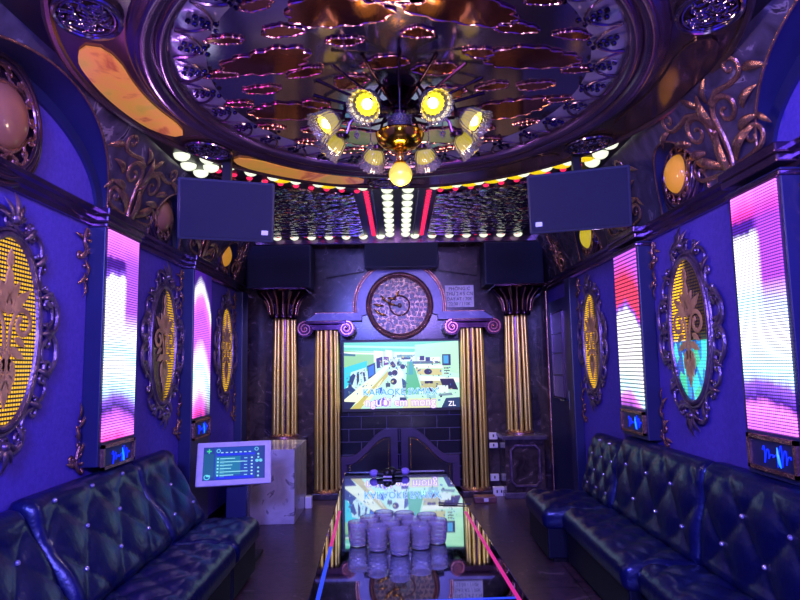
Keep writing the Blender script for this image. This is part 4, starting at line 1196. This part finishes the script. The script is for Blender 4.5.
def small_box(name, lo, hi, m, label, cat, slot=None, r=.006):
    c = ((lo[0] + hi[0]) / 2, (lo[1] + hi[1]) / 2, lo[2])
    t = thing(name, label, cat, c)
    mb = MB(); mb.rbox(lo, hi, r); mb.build('box_body', m, t)
    if slot:
        mb = MB()
        for dx in slot: mb.box((c[0] + dx - .008, lo[1] - .003, (lo[2] + hi[2]) / 2 - .012), (c[0] + dx + .008, lo[1] + .002, (lo[2] + hi[2]) / 2 + .02))
        mb.build('socket_holes', M['ink'], t, smooth=False)
small_box('floor_socket', (1.055, 7.0, 0), (1.185, 7.07, .1), M['plastic'], 'white socket box standing on the floor beside the framed pedestal', 'socket', (-.02, .03))
small_box('wall_socket', (1.07, 7.265, .12), (1.17, 7.3, .2), M['plastic'], 'white wall socket just above the floor socket box', 'socket', (0,))
small_box('switch_plate', (1.07, 7.275, .6), (1.17, 7.3, .68), M['plastic'], 'dim upper switch plate between the gold columns on the door side', 'switch', (0,))
small_box('switch_plate', (1.07, 7.275, .5), (1.17, 7.3, .56), M['plastic'], 'dim lower switch plate between the gold columns on the door side', 'switch', (0,))
small_box('plug_box', (-1.015, 6.58, 0), (-.945, 6.66, .12), M['plastic'], 'small white plug box at the edge of the marble block', 'socket')
t = thing('tissue_dispenser', 'small brown box with a white patch on the floor beyond the table', 'box', (.93, 6.7, 0))
mb = MB(); mb.rbox((.8, 6.66, 0), (1.04, 6.8, .07), .012); mb.build('box_body', M['brownbox'], t)
mb = MB(); mb.rbox((.9, 6.65, .02), (.95, 6.665, .055), .003); mb.build('white_patch', M['plastic'], t)

# ------------------------------------------------------------------ tablet kiosk
KX, KY, KZ = -1.305, 4.85, .752
kt = thing('tablet_kiosk', 'white-framed touch tablet on a dark post between the sofa and the marble block', 'kiosk', (KX, KY, 0))
R = Matrix.Rotation(math.radians(12), 3, 'Z') @ Matrix.Rotation(math.radians(-24), 3, 'X')
kf = lambda u, v, w: Vector((KX, KY, KZ)) + R @ Vector((u, -w, v))
hw, hh = .285, .172
mb = MB(kf); mb.rbox((-hw, -hh, -.02), (hw, hh, .015), .012); kb = mb.build('tablet', M['plastic'], kt)
sw, shh = .235, .13
K = [(rect(0, 0, 1, 1), (16, 60, 150)), (rect(.18, .02, .84, .98), (10, 70, 176)), (rect(.2, .3, .6, .85), (10, 120, 170)), (rect(.22, .2, .84, .27), (20, 50, 235)), (rect(.22, .9, .82, .98), (16, 40, 235)),
     (rect(.05, .1, .13, .14), (60, 220, 140)), (rect(.08, .05, .1, .19), (60, 220, 140)), (rect(0, .2, .17, .9), (12, 90, 140))]
for q in range(7): K.append((rect(.28 + .075 * q, .16, .32 + .075 * q, .19), (170, 220, 250)))
for q in range(6):
    yv = .36 + .1 * q; L = (.24, .4, .2, .18, .45, .22)[q]
    K.append((rect(.22, yv - .025, .25, yv + .025), (140, 230, 250))); K.append((rect(.27, yv - .01, .27 + L, yv + .015), (150, 230, 240)))
    K.append((rect(.27, yv + .035, .34, yv + .05), (90, 180, 230))); K.append((rect(.66, yv - .005, .71, yv + .02), (150, 220, 250))); K.append((rect(.77, yv - .02, .8, yv + .02), (190, 240, 255)))
for u, v in ((.24, .12), (.86, .1)): K.append((circ(u, v, .035, .06), (120, 210, 250))); K.append((circ(u, v, .022, .04), (16, 70, 170)))
K += [(circ(.07, .9, .05, .08), (90, 220, 250)), (circ(.07, .9, .035, .055), (14, 70, 150)), (rect(.06, .84, .12, .89), (110, 230, 250)), (circ(.87, .46, .03, .05), (110, 210, 250)), (circ(.93, .46, .03, .05), (110, 210, 250))]
for v in (.26, .36, .68, .8, .92): K.append((circ(.89, v, .018, .03), (140, 220, 250)))
picture('tablet_screen', kf, K, sw, shh, .0155, screen_mat('tablet_picture', 1.0), kb)
mb = MB(); mb.rbox((KX - .07, KY + .02, 0), (KX + .09, KY + .13, .7), .01); mb.build('post', M['navy'], kt)
mb = MB(); mb.rbox((KX + .09, KY + .03, 0), (KX + .1, KY + .12, .68), .002); mb.build('post_edge', M['steel'], kt)
mb = MB(); mb.rbox((KX - .16, KY - .08, 0), (KX + .18, KY + .24, .03), .008); mb.build('foot_plate', M['blackplastic'], kt)

# ------------------------------------------------------------------ sofas
def tuft(sx, sy, A):
    return lambda s, t: A * (abs(math.sin(PI * (s / sx + t / sy))) * abs(math.sin(PI * (s / sx - t / sy)))) ** .45
def loop_profile(keys, step=.02):
    """resample a polyline of (x, z, weight) and give outward normals"""
    out = []
    for i in range(len(keys) - 1):
        (x0, z0, w0), (x1, z1, w1) = keys[i], keys[i + 1]
        L = math.hypot(x1 - x0, z1 - z0); n = max(1, int(L / step))
        for k in range(n):
            t = k / n; out.append((x0 + (x1 - x0) * t, z0 + (z1 - z0) * t, w0 + (w1 - w0) * t))
    out.append(keys[-1])
    return out
def padded(side, keys, y0, y1, hf, inset=.025, step=.02):
    pr = loop_profile(keys, step); n = len(pr)
    cx = sum(p[0] for p in pr) / n; cz = sum(p[1] for p in pr) / n
    nor = []; arc = [0]
    for i in range(n):
        a = pr[max(i - 1, 0)]; b = pr[min(i + 1, n - 1)]
        dx, dz = b[0] - a[0], b[1] - a[1]; l = math.hypot(dx, dz) or 1
        nx, nz = -dz / l, dx / l
        nor.append((nx, nz))
        if i: arc.append(arc[-1] + math.hypot(pr[i][0] - pr[i - 1][0], pr[i][1] - pr[i - 1][1]))
    if sum(nn[0] * (p[0] - cx) + nn[1] * (p[1] - cz) for nn, p in zip(nor, pr)) < 0: nor = [(-a, -b) for a, b in nor]
    ny = max(8, int((y1 - y0) / .022))
    mb = MB(); pts = []
    for j in range(ny + 1):
        y = y0 + (y1 - y0) * j / ny
        e = min(1, min(y - y0, y1 - y) / .05)
        rd = 1 - math.sqrt(max(0, 1 - (1 - e) ** 2))
        for i in range(n):
            x, z, w = pr[i]
            h = w * hf(arc[i], y - y0) * (1 - rd) - inset * rd
            pts.append((side * (x + nor[i][0] * h), y, max(z + nor[i][1] * h, .005)))
    fs = []
    for j in range(ny):
        for i in range(n - 1):
            a = j * n + i; fs.append((a, a + 1, a + n + 1, a + n))
        fs.append((j * n + n - 1, j * n, (j + 1) * n, (j + 1) * n + n - 1))
    fs.append(tuple(range(n))); fs.append(tuple(ny * n + i for i in range(n - 1, -1, -1)))
    mb.add(pts, fs)
    return mb, pr, nor, arc
def sofa(side, y0, y1, xf, xj, zt, label, zs=.4, sx=.38, rows=2, group='black tufted sofa sections'):
    t = thing('sofa_section', label, 'sofa', (side * (xf + .3), (y0 + y1) / 2, 0), group)
    mb = MB(); a, b = sorted((side * (xf + .03), side * (W - .02))); mb.rbox((a, y0 + .012, .03), (b, y1 - .012, .3), .012); mb.build('base', M['leather_top'], t)
    mb = MB(); a, b = sorted((side * (xf + .07), side * (W - .06))); mb.box((a, y0 + .03, 0), (b, y1 - .03, .05)); mb.build('plinth', M['blackwood'], t, smooth=False)
    # seat: shallow biscuit tufts on top, plain rolled front
    st = tuft(.24, .26, .026)
    keys = [(xf + .03, .24, 0), (xf, .27, 0), (xf - .006, .33, 0), (xf + .005, zs - .03, 0), (xf + .03, zs - .006, .2), (xf + .07, zs - .004, 1), (xj - .03, zs - .012, 1), (xj + .05, zs - .02, 0), (xj + .1, .25, 0)]
    mb, *_ = padded(side, keys, y0, y1, st); mb.build('seat', M['leather'], t, sharp=60)
    xt = W - .14
    bk = [(xj + .02, zs - .03, .2), (xj, zs + .02, .7), (xj + .02, zs + .06, 1), (xt - .03, zt - .12, 1), (xt - .01, zt - .04, .7), (xt + .02, zt - .005, .3), (xt + .06, zt + .005, 0), (W - .04, zt - .01, 0), (W - .02, zt - .05, 0), (W - .02, .31, 0), (xj + .06, .31, 0)]
    tf = tuft(sx, sx * .95, .03)
    mb, pr, nor, arc = padded(side, bk, y0, y1, tf); bo = mb.build('backrest', M['leather'], t, sharp=60)
    # crystal buttons where the tuft lines cross
    sp, tp = sx, sx * .95
    for a in range(0, 40):
        for b in range(-40, 40):
            s_ = (a + b) / 2 * sp; t_ = (a - b) / 2 * tp
            if t_ < .07 or t_ > y1 - y0 - .07: continue
            i = min(range(len(arc)), key=lambda k: abs(arc[k] - s_))
            if pr[i][2] < .6 or abs(arc[i] - s_) > .02: continue
            mb = MB(); x = pr[i][0] + nor[i][0] * .006; z = pr[i][1] + nor[i][1] * .006
            mb.sphere((side * x, y0 + t_, z), .013, 8, 6); mb.build('crystal_button', M['crystal'], bo)
    return t
sofa(1, 1.2, 3.39, 1.27, 1.62, .94, 'tufted black sofa section with most crystals, beneath the white and violet video column')
sofa(1, 3.41, 4.66, 1.21, 1.60, .93, 'middle tufted black sofa section under the aqua oval display')
sofa(1, 4.68, 5.36, 1.08, 1.58, .88, 'end tufted black sofa section nearest the door, jutting furthest into the aisle', sx=.24)
sofa(-1, 1.2, 2.82, 1.04, 1.45, .88, 'tufted black sofa section under the cropped big oval display')
sofa(-1, 2.84, 3.95, 1.04, 1.45, .91, 'tufted black sofa section under the white and pink video column')
sofa(-1, 3.97, 4.6, 1.04, 1.45, .9, 'short tufted black sofa section beside the tablet kiosk')

# ------------------------------------------------------------------ table
TA = math.radians(-2.1)
TC = Vector((.011, 3.807))
def tf_(u, v, w): return (TC.x + u * math.cos(TA) + v * math.sin(TA), TC.y - u * math.sin(TA) + v * math.cos(TA), w)
tb = thing('coffee_table', 'long black glass coffee table with red and blue edge lights', 'table', (TC.x, TC.y, 0))
TL, TWd = 1.51, .43; TH_ = .59
mb = MB(tf_); mb.rbox((-TWd, -TL, TH_ - .03), (TWd, TL, TH_), .006); tp = mb.build('table_top', M['blackgloss'], tb, sharp=25)
mb = MB(tf_); mb.rbox((-TWd + .03, -TL + .03, .1), (TWd - .03, TL - .03, TH_ - .03), .01); mb.build('table_body', M['blackwood'], tb)
mb = MB(tf_); mb.box((-TWd + .08, -TL + .08, 0), (TWd - .08, TL - .08, .1)); mb.build('table_plinth', M['blackplastic'], tb, smooth=False)
q0 = .03; wS = .018; za, zb = TH_ - .0005, TH_ + .0006
mb = MB(tf_)
mb.box((TWd - q0 - wS, -TL + .1, za), (TWd - q0, .02, zb)); mb.build('red_edge_light', M['stripred'], tb, smooth=False)
mb = MB(tf_)
mb.box((-TWd + q0, -TL + .88, za), (-TWd + q0 + wS, .12, zb)); mb.build('red_edge_light', M['stripred'], tb, smooth=False)
mb = MB(tf_)
mb.box((-TWd + q0, -TL + .1, za), (-TWd + q0 + wS, -TL + .88, zb)); mb.build('blue_edge_light', M['stripblue'], tb, smooth=False)
mb = MB(tf_)
mb.box((-TWd + q0 + wS, -TL + .13, za), (TWd - q0 - wS, -TL + .148, zb)); mb.build('blue_edge_light', M['stripblue'], tb, smooth=False)

# pressed glass tumblers
def cup_mesh():
    mb = MB(); n = 36
    prof = [(.0, 0), (.040, 0), (.045, .004), (.046, .012)]
    for k in range(1, 11): prof.append((.046 + .0085 * k / 10, .012 + .128 * k / 10))
    prof += [(.0555, .148), (.0555, .158), (.0535, .160), (.0515, .157), (.049, .11), (.043, .03), (.036, .02), (0, .018)]
    pts = []; fs = []
    for j, (r, z) in enumerate(prof):
        for i in range(n):
            a = 2 * PI * i / n; k = 0
            if 3 < j < 14: k = .09 * (abs(math.cos(9 * a + (PI / 2 if (j // 2) % 2 else 0)))) ** 1.5 - .03
            pts.append((r * (1 + k) * math.cos(a), r * (1 + k) * math.sin(a), z))
    m = len(prof)
    for j in range(m - 1):
        for i in range(n): fs.append((j * n + i, j * n + (i + 1) % n, (j + 1) * n + (i + 1) % n, (j + 1) * n + i))
    mb.add(pts, fs)
    b = mb.build('glass_tumbler', M['cup'], sharp=25)
    bm = bmesh.new(); bm.from_mesh(b.data); bmesh.ops.remove_doubles(bm, verts=list(bm.verts), dist=1e-5); bmesh.ops.recalc_face_normals(bm, faces=list(bm.faces)); bm.to_mesh(b.data); bm.free()
    return b
c0 = cup_mesh()
cups = [(-.235, 3.42, 'tumbler at the edge of the cluster, kiosk side'), (-.125, 3.33, 'front tumbler next to the foremost one, kiosk side'), (-.008, 3.26, 'foremost tumbler of the cluster'), (.105, 3.35, 'front tumbler next to the foremost one, door side'), (.2, 3.44, 'tumbler at the edge of the cluster, door side'),
        (-.175, 3.53, None), (-.06, 3.46, None), (.055, 3.48, None), (.15, 3.56, None), (-.1, 3.64, None), (.02, 3.61, None)]
for i, (x, y, lab) in enumerate(cups):
    o = c0 if i == 0 else c0.copy()
    if i: COL.objects.link(o)
    o.location = (x * .9286, y * .9286, .5912); o.scale = (.94, .94, .73); o.rotation_euler = (0, 0, i * .7)
    tag(o, ('pressed glass ' + lab + ', on the black table') if lab else 'pressed glass tumbler behind the front rank of the cluster on the table', 'glass', 'pressed glass tumblers on the table' if lab else 'tumblers behind the front rank')

# microphones in a low holder at the far end, thin stick
def mic(x, y, ang, label, z=.63):
    t = thing('microphone', label, 'microphone', (x, y, .591), 'microphones on the table')
    c, s = math.cos(ang), math.sin(ang)
    f = lambda u, v, w: (x + u * c - v * s, y + u * s + v * c, z + w)
    mb = MB(f); mb.sphere((-.062, 0, .0), .036, 14, 9, (1.1, .9, .85)); mb.build('foam_cap', M['lilac'], t)
    mb = MB(f); mb.tube([(-.04, 0, -.004), (0, 0, -.006), (.05, 0, -.008)], [.022, .024, .026], 12); mb.build('handle', M['blackplastic'], t)
    mb = MB(f); mb.sphere((.045, 0, .004), .036, 14, 9); mb.build('black_head', M['blackplastic'], t)
    mb = MB(f); mb.tube([(.02, -.036, -.022), (.09, -.04, -.022)], .008, 8); mb.build('white_band', M['plastic'], t)
mic(-.15, 5.02, -.12, 'microphone with a lilac foam cap towards the white block, on the table end', .625)
mic(-.02, 5.08, PI + .15, 'microphone with a lilac foam cap towards the door, on the table end', .625)
mb = MB(); mb.tube([(.25, 4.05, .597), (.455, 4.0, .597)], [.006, .004], 8)
tag(mb.build('stick', M['blackplastic'], loc=(.35, 4.02, .591)), 'thin dark stick lying across the edge of the black table', 'stick')

# ------------------------------------------------------------------ light
def area(name, loc, target, size, power, col, sy=None):
    l = bpy.data.lights.new(name, 'AREA'); l.energy = power; l.color = col; l.size = size
    if sy: l.shape = 'RECTANGLE'; l.size_y = sy
    o = bpy.data.objects.new(name, l); COL.objects.link(o); o.location = loc
    o.rotation_euler = (Vector(target) - Vector(loc)).to_track_quat('-Z', 'Y').to_euler()
    return o
def point(name, loc, power, col, r=.05):
    l = bpy.data.lights.new(name, 'POINT'); l.energy = power; l.color = col; l.shadow_soft_size = r
    o = bpy.data.objects.new(name, l); COL.objects.link(o); o.location = loc; return o
def spot(name, loc, target, power, col, ang, r=.04):
    l = bpy.data.lights.new(name, 'SPOT'); l.energy = power; l.color = col; l.spot_size = math.radians(ang); l.spot_blend = .6; l.shadow_soft_size = r
    o = bpy.data.objects.new(name, l); COL.objects.link(o); o.location = loc
    o.rotation_euler = (Vector(target) - Vector(loc)).to_track_quat('-Z', 'Y').to_euler(); return o
BLUE = (.17, .18, 1.0); VIOLET = (.32, .22, 1.0); LILAC = (.62, .5, 1.0)
area('blue_wash_lamp', (-.7, -1.0, 2.75), (-1.2, 4.0, 1.4), .5, 250, BLUE)
area('violet_wash_lamp', (.7, -1.0, 2.75), (1.3, 4.5, 1.4), .5, 160, VIOLET)
spot('added_ceiling_uplight', (0, -1.0, 1.2), (0, 3.0, 3.0), 170, LILAC, 70, .1)  # unseen spot added at the rear to brighten the ceiling metal
point('chandelier_light', (CX, CY, 2.3), 26, (1, .68, .46), .1)
for s in (-1, 1):
    spot('added_column_spot', (s * .8, 5.9, 2.95), (s * 1.12, 7.1, .95), 100, (1, .84, .45), 46)  # warm spot added to brighten the gold columns, no fitting there
    spot('added_stage_wash', (s * .5, 4.75, 2.85), (s * 1.2, 7.2, 1.0), 14, (.3, .26, 1), 120, .06)  # blue fill added below the ceiling to lift the stage end
spot('added_stage_violet', (0, 4.95, 2.9), (.2, 7.2, 2.3), 20, (.8, .6, 1), 50)  # unseen violet source, added to bring up the stage wall
spot('added_table_spot', (.2, 1.2, 2.9), (0, 3.1, .6), 55, (.62, .5, 1), 26)  # added light that makes the tumblers stand out, source unseen
spot('added_magenta_spot', (-1.45, 2.2, 2.2), (-1.1, 3.2, 3.0), 8, (1, .1, .8), 80)  # invented magenta source that tints the left of the ceiling ring
for s, ya, c in ((-1, 3.78, (.75, .4, 1)), (1, 2.85, (.55, .45, 1)), (-1, 2.0, (.8, .3, .9)), (1, 4.5, (.6, .4, 1))):
    spot('added_rim_spot', (s * 1.55, ya, 2.5), (s * .4, 3.1, 3.0), 9, c, 95, .05)  # made-up uplights over the side walls, added to brighten the oval rim
w = bpy.data.worlds.new('World'); SC.world = w; w.use_nodes = True
w.node_tree.nodes['Background'].inputs[0].default_value = (.03, .03, .1, 1); w.node_tree.nodes['Background'].inputs[1].default_value = .3

# ------------------------------------------------------------------ camera
cam = bpy.data.cameras.new('camera'); co = bpy.data.objects.new('camera', cam); COL.objects.link(co)
cam.sensor_width = 36; cam.lens = 27.0; cam.clip_start = .05
pitch = math.atan(65 / 600)
co.matrix_world = Matrix.Translation((0, 0, 1.5)) @ Matrix.Rotation(-math.atan(3 / 600), 4, 'Z') @ Matrix.Rotation(PI / 2 + pitch, 4, 'X') @ Matrix.Rotation(math.radians(-1), 4, 'Z')
SC.camera = co
for o in list(SC.objects):
    if '_w' in o: del o['_w']
vs = SC.view_settings
vs.view_transform = 'Standard'; vs.look = 'None'; vs.exposure = 0; vs.gamma = 1; vs.use_curve_mapping = False
SC.cycles.max_bounces = 10; SC.cycles.transmission_bounces = 8; SC.cycles.glossy_bounces = 6
SC.cycles.caustics_reflective = False; SC.cycles.caustics_refractive = False
SC.cycles.sample_clamp_indirect = 4
SC.cycles.use_denoising = True
